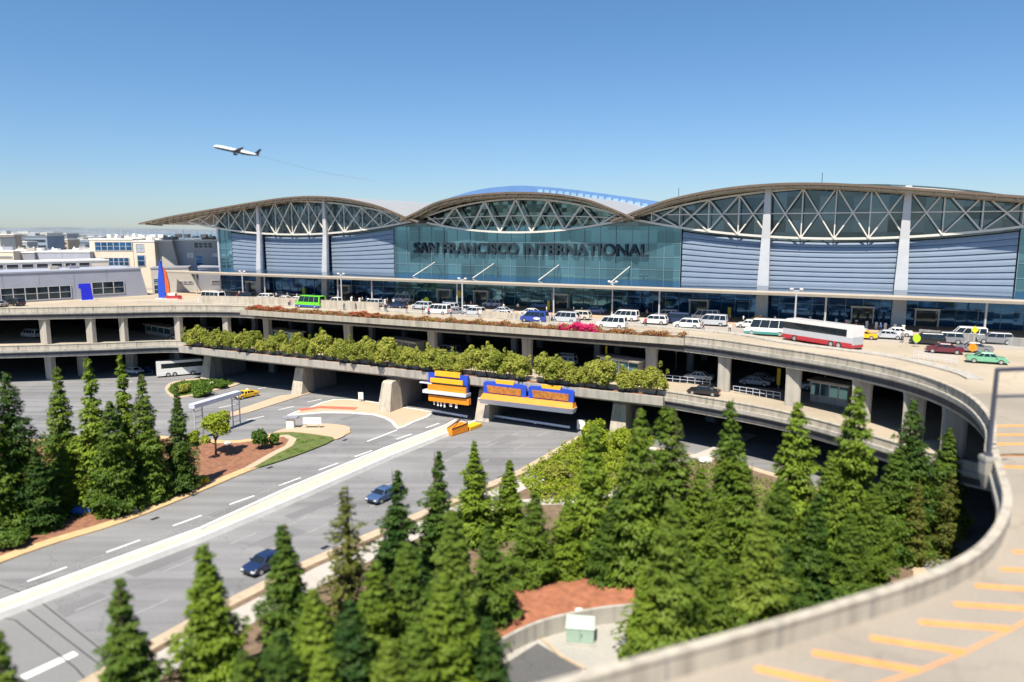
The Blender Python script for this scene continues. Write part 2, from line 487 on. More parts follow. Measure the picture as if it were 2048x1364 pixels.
def px(pts, z=0): return [P(u, v, z) for u, v in pts]
def shrink(poly, d):
    c = sum((Vector(p[:2]) for p in poly), Vector((0, 0))) / len(poly)
    out = []
    n = len(poly)
    area = sum(poly[i][0] * poly[(i + 1) % n][1] - poly[(i + 1) % n][0] * poly[i][1] for i in range(n))
    sg = 1 if area > 0 else -1
    for i in range(n):
        a, p, q = Vector(poly[i - 1][:2]), Vector(poly[i][:2]), Vector(poly[(i + 1) % n][:2])
        d1, d2 = (p - a).normalized(), (q - p).normalized()
        n1, n2 = Vector((-d1.y, d1.x)) * sg, Vector((-d2.y, d2.x)) * sg
        m = (n1 + n2)
        m = m / max(m.length_squared / 2, .5)
        out.append((p.x + m.x * d, p.y + m.y * d))
    return out
def curve_poly(pts, k=3):
    q = [p[:2] for p in pts]; q = [q[-1]] + q + [q[0], q[1]]
    s = smooth_path(q, k)
    return s[k:-k - 1 - 0][:len(pts) * k]
def bed(name, poly, mkerb, mtop, kw=.35, hk=.15, ht=.17):
    b = MB(); b.prism(poly, -.05, hk)
    tag(b.build('kerb', mkerb), kind='structure')
    b = MB(); b.prism(shrink(poly, kw), 0, ht)
    tag(b.build(name, mtop), kind='structure')

# planted island on the left with the conifers
isl = px([(-160, 1200), (0, 1128), (120, 1085), (250, 1045), (400, 985), (495, 945), (600, 905), (690, 872), (700, 862), (690, 853), (640, 849), (590, 855), (545, 868), (480, 882), (410, 880), (300, 872), (180, 872), (80, 880), (-120, 905)])
isl = curve_poly(isl, 3)
bed('planting_bed', isl, mat('tan_gutter', (.52, .35, .18), .85, 0, .15, 1.0, .2), M_MULCH, 1.5)
b = MB(); b.prism(curve_poly(px([(700, 862), (690, 853), (640, 849), (590, 855), (548, 866), (586, 866), (640, 872), (675, 880)]), 3), .1, .19)
tag(b.build('pavement', M_PLAZA), kind='structure')
b = MB(); b.prism(curve_poly(px([(545, 869), (584, 867), (640, 873), (668, 881), (600, 910), (520, 936), (510, 932), (545, 914), (580, 895), (588, 880), (572, 874)]), 3), .1, .21)
tag(b.build('lawn', M_GRASS), kind='structure')
b = MB(); b.sweep([p[:2] for p in px([(545, 876), (572, 874), (586, 881), (578, 894), (545, 911), (512, 930), (495, 940)])], [(-.55, .1), (-.55, .225), (.55, .225), (.55, .1)])
tag(b.build('path', M_KERB), kind='structure')
# island at upper left
i2 = curve_poly(px([(355, 797), (330, 780), (345, 765), (400, 758), (455, 758), (480, 768), (430, 782)]), 3)
bed('planting_bed', i2, M_KERB, M_GRASS, 1.2)
# gore island between the slip road and the bridge piers
i3 = curve_poly(px([(574, 832), (620, 816), (668, 800), (740, 804), (800, 815), (868, 826), (830, 845), (796, 859), (782, 845), (745, 830), (650, 826)]), 2)
bed('pavement', i3, M_WHITE, M_PLAZA, .45, .16, .18)
b = MB(); b.sweep([p[:2] for p in px([(600, 823), (640, 817), (690, 819), (712, 820)])], [(-1.2, .17), (-1.2, .19), (.6, .19), (.6, .17)])
tag(b.build('red_marking', M_REDK), kind='structure')
b = MB(); b.prism(px([(415, 838), (470, 822), (560, 792), (628, 785), (600, 793), (500, 825), (440, 840)]), -.05, .12)
tag(b.build('pavement', M_PLAZA), kind='structure')
# slope bed right of the road: mulch under the foreground conifers
rb = px([(1158, 872), (1040, 940), (900, 1000), (760, 1058), (600, 1128), (420, 1218), (270, 1300), (150, 1372)])
big = rb + [Vector((-38, 33, 0)), Vector((-10, 27, 0)), Vector((12, 31, 0)), Vector((27, 43, 0)), Vector((38, 62, 0)), Vector((41, 80, 0)), Vector((30, 95, 0)), Vector((18, 103, 0))]
bed('planting_bed', [tuple(p[:2]) for p in big], M_KERB, M_SOIL, 1.3)

# markings
def dash(name, u, v, L=3.2, w=.18, m=M_LINE, d=DASH, z=.005):
    p = P(u, v, 0)
    s = Vector((d.y, -d.x, 0))
    b = MB(); b.quadface([p + d * L / 2 + s * w / 2 + Vector((0, 0, z)), p - d * L / 2 + s * w / 2 + Vector((0, 0, z)), p - d * L / 2 - s * w / 2 + Vector((0, 0, z)), p + d * L / 2 - s * w / 2 + Vector((0, 0, z))])
    return b
mk = MB()
def addm(bm_): 
    k = len(mk.v); mk.v += bm_.v; mk.f += [tuple(i + k for i in f) for f in bm_.f]; mk.m += bm_.m
for u, v in ((95, 1148), (247, 1092), (375, 1041), (484, 1000), (580, 963), (657, 933), (727, 907), (808, 873), (865, 851)):
    addm(dash('', u, v, 3.4, .26))
for u, v in ((511, 836), (573, 816), (629, 801), (455, 812), (365, 775), (530, 775), (80, 760), (250, 765)):
    addm(dash('', u, v, 3.2, .26, d=Vector((.62, .785, 0))))
addm(dash('', 100, 1330, 3.6, .8))
a0, a1 = P(795, 860, 0), P(735, 883, 0)
dd = (a1 - a0).normalized()
addm(dash('', 765, 871, (a1 - a0).length, .3, d=dd))
tag(mk.build('road_markings', M_LINE), kind='structure')
mk = MB()
for u, v in ((358, 1130), (488, 1076), (590, 1045), (690, 1000), (790, 962), (885, 925), (985, 888), (1035, 866), (1085, 868), (1040, 893), (965, 925), (880, 958), (760, 1005), (640, 1055), (300, 1215), (190, 1205)):
    addm(dash('', u, v, 3.2, .22))
tag(mk.build('worn_road_markings', M_LINEF), kind='structure')
b = MB(); b.quadface([p + Vector((0, 0, .004)) for p in px([(-60, 1140), (60, 1180), (250, 1330), (330, 1420), (120, 1420), (-60, 1290)])])
tag(b.build('concrete_strip', surface_map('strip_concrete', (.20, .20, .198), .08, .12, cracks=False)), kind='structure')
b = MB()
for q in ([(-60, 1150), (70, 1195), (260, 1345)], [(-60, 1185), (50, 1215), (200, 1330), (250, 1380)], [(-60, 1225), (30, 1240), (150, 1335), (200, 1390)]):
    b.sweep([p[:2] for p in px(q)], [(-.05, .006), (-.05, .009), (.05, .009), (.05, .006)])
tag(b.build('road_seams', mat('tar_seam', (.03, .03, .03), .8, 0, .2, 1)), kind='structure')

b = MB()
for u, v, L, w in ((330, 1120, 7, 2.2), (640, 1010, 9, 1.6), (560, 1075, 5, 2.4), (905, 905, 6, 2.0), (1010, 880, 5, 2.4), (470, 1015, 6, 1.4), (760, 880, 5, 1.8), (120, 830, 8, 3), (700, 835, 4, 1.5), (150, 1215, 5, 2.0)):
    q = dash('', u, v, L, w, z=.003); k = len(b.v); b.v += q.v; b.f += [tuple(i + k for i in f) for f in q.f]; b.m += q.m
tag(b.build('asphalt_patches', surface_map('asphalt_patch', (.165, .165, .168), .12, .16, cracks=False)), kind='structure')
b = MB()
for u, v in ((310, 1037), (540, 935), (430, 1205), (650, 1095), (1000, 955), (690, 880)):
    q = dash('', u, v, .9, .55, z=.007); k = len(b.v); b.v += q.v; b.f += [tuple(i + k for i in f) for f in q.f]; b.m += q.m
tag(b.build('road_drains', M_BLACK), kind='structure')

# median: two low white walls with a strip of concrete between them, closing to one towards the camera
ml = [P(u, v, 0) for u, v in ((-120, 1262), (0, 1216), (200, 1141), (400, 1067), (578, 984), (769, 904), (890, 858), (912, 846))]
mr_ = [P(u, v, 0) for u, v in ((-120, 1284), (0, 1237), (200, 1160), (400, 1084), (590, 1003), (780, 918), (903, 868), (950, 848))]
med = thing('median_barrier', 'long low white concrete median wall splitting the two carriageways', 'barrier')
b = MB(); b.sweep([p[:2] for p in ml], [(-.28, 0), (-.16, .62), (.16, .62), (.28, 0)]); b.build('wall', M_WHITE, med)
b = MB(); b.sweep([p[:2] for p in mr_], [(-.28, 0), (-.16, .60), (.16, .60), (.28, 0)]); b.build('wall', M_WHITE, med)
b = MB(); b.rings([[(a.x, a.y, .02), (a.x, a.y, .38), (c.x, c.y, .37), (c.x, c.y, .02)] for a, c in zip(ml, mr_)]); b.build('infill', mat('pale_infill', (.47, .43, .35), .8, 0, .14, 1.2, .2), med)
fe = thing('median_railing', 'thin wire railing standing along the left side of the white median', 'railing')
r0 = [p - SIDE * .55 for p in ml[1:5]]
def along(pts, step):
    out = []; acc = 0
    for a, c in zip(pts, pts[1:]):
        L = (c - a).length
        while acc < L:
            out.append(a + (c - a) * (acc / L)); acc += step
        acc -= L
    return out
b = MB()
for z in (.45, .8, 1.1):
    for a, c in zip(r0, r0[1:]): b.bar(a + Vector((0, 0, z)), c + Vector((0, 0, z)), .025)
b.build('rail', M_STEELG, fe)
b = MB()
for p in along(r0, 2.2): b = MB(); b.bar(p, p + Vector((0, 0, 1.15)), .045); b.build('post', M_STEELG, fe)

# ---------------------------------------------------------------- the two elevated roads
ZD, ZA = 14.0, 7.0
depc = [(-320, 150), (-230, 146), (-160, 147), (-130, 149), (-107.6, 151.6), (-88, 154.6), (-74, 157.2)]
depc += [tuple(TW(t, w)[:2]) for t, w in ((44, 35.0), (60, 35.2), (80, 35.4), (100, 35.8), (120, 36.2), (141, 37.6))]
depc += [(37.3, 98.2), (43.0, 89.2), (45.8, 80.5), (45.2, 71), (41.6, 61.5), (36.6, 53.6), (32.6, 46.6), (29.9, 42), (26.7, 37.9), (23.3, 34.6), (19.4, 32.0), (14.9, 29.8), (9.7, 27.4), (2.8, 24.4), (-6, 20.4), (-20, 13.5)]
DEP = smooth_path(depc, 5)
arrc = [(-320, 141), (-230, 139), (-160, 140), (-128, 142), (-103.8, 144.8), (-86, 148.5), (-72, 152)]
arrc += [tuple(TW(t, w)[:2]) for t, w in ((44, 44.6), (60, 45.0), (80, 45.2), (100, 45.6), (120, 45.9), (138, 46.3))]
arrc += [(28.3, 97.9), (34.3, 91.8), (38.6, 85.2), (41.6, 78.5), (45.5, 71), (54, 62)]
ARR = smooth_path(arrc, 5)
FARB = [tuple(TW(t, 0)[:2]) for t in (226, 120, 0)] + [(-150, 226), (-320, 240)]

dv = thing('departures_viaduct', 'upper curved concrete roadway on columns, sweeping round to the camera', 'viaduct')
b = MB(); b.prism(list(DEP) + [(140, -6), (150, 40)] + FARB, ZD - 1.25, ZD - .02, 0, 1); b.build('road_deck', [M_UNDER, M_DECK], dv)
def joints(path, z, step, b):
    pts = [Vector((p[0], p[1], 0)) for p in path]
    for q in along_path(pts, step):
        i = near_path(path, q); a = Vector(path[max(i - 1, 0)]); c = Vector(path[min(i + 1, len(path) - 1)])
        d = (c - a).normalized(); rgt = Vector((d.y, -d.x, 0)); d = Vector((d.x, d.y, 0))
        b.obox(q + rgt * -.10 + Vector((0, 0, z + .52)), d * .025, rgt * .255, Vector((0, 0, .548)), 1)
        b.obox(q + rgt * .09 + Vector((0, 0, z - .13)), d * .025, rgt * .262, Vector((0, 0, .25)), 1)
def along_path(pts, step):
    out = []; acc = 0
    for a, c in zip(pts, pts[1:]):
        L = (c - a).length
        while acc < L:
            out.append(a + (c - a) * (acc / L)); acc += step
        acc -= L
    return out
def near_path(path, p):
    return min(range(len(path)), key=lambda i: (path[i][0] - p[0]) ** 2 + (path[i][1] - p[1]) ** 2)
def edge_beam(path, z):
    """Outer edge: coping, parapet, ledge and girder (offsets count outward; the path runs left to right)."""
    b = MB(); b.sweep(path, [(-.28, z - .05), (-.28, z + .92), (-.34, z + .93), (-.34, z + 1.06), (.14, z + 1.06), (.14, z + .93), (.06, z + .92), (.06, z + .12)])
    p = b
    b2 = MB(); b2.sweep(path, [(-.2, z - .06), (.06, z + .115), (.34, z + .115), (.34, z - .36), (.02, z - .44), (-.12, z - 1.55), (-.75, z - 1.62), (-.75, z - 1.2), (-.2, z - 1.2)])
    return p, b2
p1, p2 = edge_beam(DEP, ZD)
joints(DEP, ZD, 5.5, p1); p1.build('parapet', [M_CONCL, M_CONCD], dv); p2.build('edge_girder', M_CONC, dv)
av = thing('arrivals_viaduct', 'lower curved concrete roadway under the upper one, with wall-like piers', 'viaduct')
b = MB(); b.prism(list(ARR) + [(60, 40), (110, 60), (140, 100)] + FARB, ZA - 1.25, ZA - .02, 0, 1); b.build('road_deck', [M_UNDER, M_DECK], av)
p1, p2 = edge_beam(ARR, ZA)
joints(ARR, ZA, 5.5, p1); p1.build('parapet', [M_CONCL, M_CONCD], av); p2.build('edge_girder', M_CONC, av)
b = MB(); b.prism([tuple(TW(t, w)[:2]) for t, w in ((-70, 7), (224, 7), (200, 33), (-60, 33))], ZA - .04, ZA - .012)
tag(b.build('road', M_ASPH2), kind='structure')  # dark sheet over the inner lower road, painting in the shade there
# planters hung on the straight part of both edges
b = MB(); b.sweep([tuple(TW(t, 35.6)[:2]) for t in (48, 70, 95, 120, 141)], [(-.2, ZD + .1), (-.2, ZD + 1.25), (0, ZD + 1.25), (.05, ZD + .5), (2.7, ZD + .5), (2.75, ZD + .72), (3.0, ZD + .72), (2.95, ZD - .35), (.3, ZD - .75)])
b.build('planter', M_CONCL, dv)
b = MB(); b.sweep([tuple(TW(t, w)[:2]) for t, w in ((38, 43.6), (60, 44.2), (80, 44.4), (100, 44.8), (120, 45.1), (140.5, 45.5))], [(-.9, ZA), (-.9, ZA + .75), (-.6, ZA + .75), (-.5, ZA + .25), (2.1, ZA + .2), (2.15, ZA + .4), (2.5, ZA + .4), (2.4, ZA - .9), (.3, ZA - 1.35)])
b.build('planter', M_CONC, av)
b = MB(); b.sweep([tuple(TW(t, w)[:2]) for t, w in ((38.3, 45.0), (60, 45.6), (80, 45.8), (100, 46.2), (120, 46.5), (140.2, 46.9))], [(-1.9, ZA + .24), (-1.9, ZA + .42), (.4, ZA + .38), (.4, ZA + .2)])
b.build('planter_soil', M_MULCH, av)
# columns between the two roads, seen along the upper edge
def column(par, p, z0, z1, w=1.5, d=1.2, m=M_CONC, flare=.0):
    b = MB()
    rs = []
    for z, k in ((z0, 1 + flare), (z0 + (z1 - z0) * .75, 1), (z1 - .02, 1.12)):
        rs.append([tuple(p + EX * (sx * w / 2 * k) + NX * (sy * d / 2 * k) + Vector((0, 0, z - p.z))) for sx, sy in ((-1, -.75), (-.75, -1), (.75, -1), (1, -.75), (1, .75), (.75, 1), (-.75, 1), (-1, .75))])
    b.rings(rs)
    return b.build('column', m, par)
def near_path(path, p):
    return min(range(len(path)), key=lambda i: (path[i][0] - p[0]) ** 2 + (path[i][1] - p[1]) ** 2)
for u, v, w in ((-60, 688, 2.3), (90, 679, 2.3), (185, 669, 2.1), (250, 664, 1.7), (357, 659, 1.7), (453, 662, 1.6), (534, 668, 1.6), (698, 690, 1.6), (864, 706, 1.6), (1052, 724, 1.7), (1305, 747, 1.8), (1446, 766, 1.8), (1588, 791, 2.0), (1724, 820, 2.3), (1826, 850, 2.3), (1905, 900, 2.3)):
    # on the ray of column u, 1.6 m inside the upper edge
    best = None
    for i in range(len(DEP) - 1):
        a, c = Vector(DEP[i]), Vector(DEP[i + 1])
        for k in range(6):
            q = a + (c - a) * k / 6
            d = (c - a).normalized(); q = q + Vector((-d.y, d.x)) * 1.5
            pu = 1024 + FPX * q.x / (q.y * math.cos(PITCH) + (CAMZ - 9) * math.sin(PITCH))
            if q.y > 45 and (best is None or abs(pu - u) < best[0]): best = (abs(pu - u), q)
    q = best[1]
    column(dv, Vector((q.x, q.y, 0)), ZA - .05, ZD - 1.24, w)
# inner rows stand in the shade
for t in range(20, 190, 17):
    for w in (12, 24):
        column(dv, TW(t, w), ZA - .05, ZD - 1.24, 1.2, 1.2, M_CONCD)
# piers of the lower road: a tapering blade in front, its wall running back under the road
PIERS = ((415, 757), (598, 787), (772, 823), (967, 840), (1236, 872))
for u, v in PIERS:
    p = P(u, v, 0)
    t, w = loc_tw(p)
    b = MB()
    rs = []
    for z, fw, hw in ((0, w + .9, 1.2), (ZA - 2.1, w - .45, 1.02), (ZA - 1.8, w - .9, 1.0)):
        rs.append([tuple(TW(t + sx * hw + (.25 if sx > 0 and z == 0 else 0), ww, z)) for sx, ww in ((-1, fw), (1, fw), (1, w - 3), (-1, w - 3))])
    b.rings(rs)
    pr = b.build('pier', M_CONCL, av)
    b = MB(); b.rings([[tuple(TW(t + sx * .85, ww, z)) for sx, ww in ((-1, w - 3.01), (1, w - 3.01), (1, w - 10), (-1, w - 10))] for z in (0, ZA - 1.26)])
    b.build('pier_wall', M_CONCD, pr)  # greyer than the nose: the deck's shade is put into the colour
for u, v, w in ((165, 752, 2.4), (262, 742, 2.6), (357, 733, 1.6), (-40, 765, 2.4), (100, 760, 2.0)):
    p = P(u, v, 0); column(av, Vector((p.x, p.y + .6, 0)), -.05, ZA - 1.24, w, 1.4)
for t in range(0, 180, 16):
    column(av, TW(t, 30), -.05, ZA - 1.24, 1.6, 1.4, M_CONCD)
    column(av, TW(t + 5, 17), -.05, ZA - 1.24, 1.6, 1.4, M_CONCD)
# back walls under the roads
bw = thing('arrivals_facade', 'dark glazed terminal front in the shade under the upper roadway', 'building front')
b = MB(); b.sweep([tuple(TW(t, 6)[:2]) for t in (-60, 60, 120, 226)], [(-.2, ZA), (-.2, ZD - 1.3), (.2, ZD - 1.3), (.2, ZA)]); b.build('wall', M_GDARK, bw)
b = MB(); b.sweep([(-320, 205), (-140, 212), tuple(TW(-60, 6.5)[:2])], [(-.2, ZA), (-.2, ZD - 1.3), (.2, ZD - 1.3), (.2, ZA)]); b.build('wall', M_SHADEWALL, bw)
b = MB(); b.sweep([(-320, 200), (-140, 205)] + [tuple(TW(t, 12)[:2]) for t in (-60, 60, 120, 226)], [(-.2, 0), (-.2, ZA - 1.3), (.2, ZA - 1.3), (.2, 0)]); b.build('lower_wall', M_SHADEWALL, bw)
# kerb and barrier wall that split the upper road
kp = [P(u, v, ZD) for u, v in ((280, 603), (400, 607), (561, 611), (649, 617), (760, 622), (860, 627), (965, 634), (1036, 640), (1100, 646), (1250, 651), (1392, 661), (1490, 671), (1570, 686), (1713, 704), (1800, 717), (1912, 744), (1951, 760))]
b = MB(); b.sweep(smooth_path(kp, 3), [(-.9, ZD - .05), (-.9, ZD + .2), (.9, ZD + .2), (.9, ZD - .05)])
tag(b.build('kerb', M_CONC), kind='structure')
b = MB(); b.sweep(smooth_path([kp[i] for i in range(1, 5)], 3), [(.1, ZD + .19), (.12, ZD + 1.9), (.35, ZD + 1.9), (.37, ZD + .19)])
o = b.build('barrier_wall', M_CONCL)
tag(o, 'plain beige wall on the kerb of the upper road, left of the green van', 'wall')
b = MB(); b.sweep(smooth_path([kp[i] for i in range(6, 9)], 3), [(.1, ZD + .19), (.12, ZD + 1.3), (.35, ZD + 1.3), (.37, ZD + .19)])
tag(b.build('barrier_wall', M_CONCL), 'short beige wall on the upper road beside the blue van', 'wall')
# sidewalk in front of the terminal and asphalt of the outer lanes, as sheets
b = MB(); b.prism([tuple(TW(t, w)[:2]) for t, w in ((-6, .3), (226, .3), (226, 13.5), (-6, 13.5))], ZD - .04, ZD + .16)
tag(b.build('pavement', M_PLAZA), kind='structure')
b = MB(); b.prism([p[:2] for p in (TW(20, 14), TW(228, 14), TW(228, 24), TW(20, 23))], ZD - .04, ZD - .012)
tag(b.build('road', M_DECK2), kind='structure')
sh = [P(u, v, ZD) for u, v in ((1980, 752), (1955, 766), (1925, 757), (1870, 730), (1990, 720), (2120, 745), (2120, 860), (2070, 800))]
# near ramp surface and its orange stripes
rin = [(d[0], d[1]) for d in DEP if d[1] < 76]
inner = []
for i, q in enumerate(rin):
    a, c = Vector(rin[max(i - 1, 0)]), Vector(rin[min(i + 1, len(rin) - 1)])
    d = (c - a).normalized(); inner.append((q[0] - d.y * .3, q[1] + d.x * .3))
b = MB(); b.prism(inner + [(139, -5), (140, 60), (70, 76)], ZD - .04, ZD - .008)
tag(b.build('road', M_RAMP), kind='structure')
b = MB()
def pxbar(a, c, w, z):
    a, c = P(*a, z), P(*c, z); d = (c - a).normalized(); s = Vector((d.y, -d.x, 0)) * w / 2
    b.quadface([a + s, a - s, c - s, c + s])
for a, c in (((1390, 1376), (1560, 1420)), ((1510, 1336), (1700, 1377)), ((1625, 1305), (1840, 1341)), ((1740, 1275), (1930, 1304)), ((1838, 1244), (2022, 1258)), ((1908, 1208), (2080, 1219)), ((1950, 1171), (2090, 1181)), ((2000, 1138), (2100, 1143)), ((2025, 1103), (2110, 1106)), ((2003, 933), (2110, 936)), ((1996, 910), (2110, 910)), ((1992, 888), (2100, 887)), ((1990, 870), (2100, 868)), ((1985, 852), (2100, 850))):
    pxbar(a, c, .36 if a[1] > 1000 else .5, ZD + .004)
ln = [(1700, 1385), (1840, 1341), (1930, 1304), (2022, 1258), (2100, 1215)]
for a, c in zip(ln, ln[1:]): pxbar(a, c, .1, ZD + .008)
tag(b.build('orange_road_markings', M_ORNG), kind='structure')

# ---------------------------------------------------------------- terminal (X along the front, Y into the building)
tm = thing('terminal_building', 'long airport terminal with three arched truss roofs and blue glass front', 'terminal', O, ANG)
ROOF_L = [(-26.5, 33.3), (-12, 35.3), (5.7, 37.2), (21, 38.8), (31, 39.6), (40, 39.7), (49, 39.0), (57.5, 37.5), (62, 36.2), (67, 34.4), (70.5, 33.2)]
ROOF_C = [(65.5, 33.6), (70, 35.3), (76, 37.6), (84, 38.9), (94, 39.35), (104, 38.9), (112, 37.6), (118, 35.5), (122.5, 33.6)]
ROOF_R = [(188 - t, z) for t, z in ROOF_L][::-1]
def spl(tab, n=5):
    return smooth_path(tab, n)
def truss_fn(c, hb, ht, zb, zt, ze=33.55):
    bot = lambda t: zb + (ze - zb) * ((t - c) / hb) ** 2
    top = lambda t: zt + (ze - zt) * ((t - c) / ht) ** 2
    return bot, top
LT = truss_fn(28.5, 39.1, 39.1, 30.1, 38.65)
CT = truss_fn(94.0, 26.4, 26.4, 30.7, 38.0)
RT = truss_fn(159.5, 39.1, 39.1, 29.6, 38.95)
def roof(tab, y0, y1, dz=0):
    s = spl(tab)
    b = MB()
    ring = lambda y: [(x, y, z + dz) for x, z in s] + [(x, y, z - .42 + dz) for x, z in s[::-1]]
    k = len(s)
    b.rings([ring(y0), ring(y0 + .02), ring(y1)])
    # material by face: top metal, soffit tan, rim brown
    b.m = []
    for f in b.f:
        zs = [Vector(b.v[i]) for i in f]
        if len(f) > 4: b.m.append(2); continue
        ids = [i % (2 * k) for i in f]
        if all(i < k for i in ids): b.m.append(0)
        elif all(i >= k for i in ids): b.m.append(1)
        else: b.m.append(2)
    return b.build('roof', [M_ROOF, M_TAN, M_BROWN], tm)
roof(ROOF_L, -5, 62); roof(ROOF_C, -5.3, 62, .05); roof(ROOF_R, -5, 62)
# beams under the eaves and the eaves' edge beam
for tab, lo, hi in ((ROOF_L, -24, 68), (ROOF_C, 67, 121), (ROOF_R, 120, 212)):
    b = MB()
    s = spl(tab)
    f = lambda t: lerp_tab(s, t)
    t = lo
    while t < hi:
        b.bar((t, -4.7, f(t) - .62), (t, 1.0, f(t) - .95), .28, .45); t += 2.9
    for y, dz, w in ((-4.2, .75, .3), (-1.6, .85, .3)):
        q = [p for p in s if lo <= p[0] <= hi]
        for a, c in zip(q, q[1:]): b.bar((a[0], y, a[1] - dz), (c[0], y, c[1] - dz), w, .4)
    b.build('eaves_frame', M_TAN, tm)
def truss(fn, lo, hi, nodes, masts, rail=True, cross=True):
    bot, top = fn
    b = MB()
    ts = [lo + (hi - lo) * i / 40 for i in range(41)]
    for a, c in zip(ts, ts[1:]):
        b.bar((a, -1, bot(a)), (c, -1, bot(c)), .5, .42); b.bar((a, -1, top(a)), (c, -1, top(c)), .42, .36)
        if rail and lo + 6 < a < hi - 6:
            m0, m1 = bot(a) * .5 + top(a) * .5, bot(c) * .5 + top(c) * .5
            zr = (bot((lo + hi) / 2) + top((lo + hi) / 2)) / 2
            if bot(a) + .5 < zr < top(a) - .5: b.bar((a, -.9, zr), (c, -.9, zr), .2)
    for i, t in enumerate(nodes):
        if cross: b.bar((t, -1, bot(t)), (t, -1, top(t)), .2, .2)
        if i + 1 < len(nodes):
            n = nodes[i + 1]
            if cross:
                b.bar((t, -1.0, bot(t)), (n, -1.0, top(n)), .30 if i % 2 else .20, .24); b.bar((t, -1.3, top(t)), (n, -1.3, bot(n)), .20 if i % 2 else .30, .24)
            else:
                if i % 2: b.bar((t, -1, bot(t)), (n, -1, top(n)), .42, .35)
                else: b.bar((t, -1, top(t)), (n, -1, bot(n)), .42, .35)
                mdl = (bot(t) + top(t)) / 2
                b.bar((t, -.7, mdl), (n, -.7, (bot(n) + top(n)) / 2), .2)
                b.bar((t, -.5, bot(t) + .3), ((t + n) / 2, -.5, mdl + .5), .16); b.bar((n, -.5, bot(n) + .3), ((t + n) / 2, -.5, mdl + .5), .16)
    return b.build('roof_truss', M_STEEL, tm)
truss(LT, -10.4, 67.6, [17 + 5.75 * k for k in range(-4, 9)], (17, 40), rail=False)
truss(CT, 67.6, 120.4, [70.5 + 3.92 * k for k in range(0, 13)], (), rail=False, cross=False)
truss(RT, 120.4, 198.6, [148 + 5.75 * k for k in range(-4, 9)], (148, 171))
# masts
for t, z1 in ((17.2, 38.4), (40, 38.8), (147.6, 39.4), (171, 38.9)):
    k = 1.0 if t < 100 else 1.25
    b = MB()
    rs = []
    for z, w, y in ((ZD + .1, .95, -2.6), (ZD + 7, .85, -2.2), (29.6, .62, -1.55), (z1, .42, -1.5)):
        rs.append([(t + sx * w * k, y + sy * .45 * k, z) for sx, sy in ((-1, -1), (1, -1), (1, 1), (-1, 1))])
    b.rings(rs)
    b.build('mast', M_STEELG, tm, bevel=.08)
# upper glass behind the trusses
def upglass(fn, lo, hi, m, y=.6):
    bot, top = fn
    ts = [lo + (hi - lo) * i / 30 for i in range(31)]
    b = MB()
    b.rings([[(t, y, bot(t) - .6), (t, y, top(t) + .6), (t, y + .3, top(t) + .6), (t, y + .3, bot(t) - .6)] for t in ts])
    return b.build('upper_window', m, tm)
M_UPC = glass_wall('green_upper_glass', (.10, .15, .14), .6, 1.2, .9, .8)
upglass(LT, 0.3, 66.5, M_GDARK); upglass(CT, 68.6, 119.4, M_UPC); upglass(RT, 121.4, 192, M_GDARK)
b = MB()
for t in np.arange(3, 66, 5.75): b.box(t - .05, t + .05, .5, .62, LT[0](t), LT[1](t))
for t in np.arange(125, 192, 5.75): b.box(t - .05, t + .05, .5, .62, RT[0](t), RT[1](t))
b.build('mullions', M_MULL, tm)
# louvre panels: bowed metal courses one above another, gaps between
def louvre(t0, t1, fn, z0=20.7, rows=9):
    bot, top = fn
    b = MB()
    zt = lambda t: bot(t) - .75
    b.rings([[(t, .35, z0), (t, .35, zt(t)), (t, .55, zt(t)), (t, .55, z0)] for t in np.linspace(t0, t1, 8)], 1)
    for r in range(rows):
        ring = []
        for t in np.linspace(t0, t1, 8):
            H = zt(t) - z0
            a, c = z0 + H * r / rows, z0 + H * (r + .94) / rows
            ring.append([(t, .34, a), (t, -.08, a + .02), (t, -.02, a + (c - a) * .5), (t, .10, c), (t, .34, c)])
        b.rings(ring, 0)
    return b.build('louvre_panel', [M_PANEL, M_PANELD], tm)
for a, c in ((5.2, 16.8), (17.6, 39.6), (40.4, 60.0)): louvre(a, c, LT)
for a, c in ((131.3, 147.2), (148.0, 170.6), (171.4, 188.0)): louvre(a, c, RT)
# glazing in bays
def bay(t0, t1, z0, z1, m, y=0.0, mull=None, mz=None, name='glass_bay', d=.2):
    b = MB(); b.box(t0 + .03, t1 - .03, y, y + d, z0, z1)
    o = b.build(name, m, tm)
    if mull:
        b = MB()
        n = max(1, round((t1 - t0) / mull))
        for i in range(n + 1):
            t = t0 + (t1 - t0) * i / n; b.box(t - .04, t + .04, y - .14, y - .003, z0, z1)
        for z in mz or []: b.box(t0 + .04, t1 - .04, y - .10, y - .006, z - .035, z + .035)
        f = b.build('mullions', M_MULL, o)
    return o
ZG = ZD + .18
bay(0, 5.0, 20.4, 31.6, M_GTEAL, 0.1, 2.5, (23.4, 26, 28.6))
bay(188.3, 222, 20.4, 32.4, M_GTEAL, .1, 3.7, (23, 25.6, 28.2, 30.8))
cb = [60.4, 67.5, 74.6, 81.7, 88.8, 95.9, 103, 110.1, 117.2, 124.2, 131.0]
for a, c in zip(cb, cb[1:]): 
    bay(a, c, 20.4, 32.0, M_GTEAL, 0, 3.6, (23.0, 25.6, 28.4, 31.0))
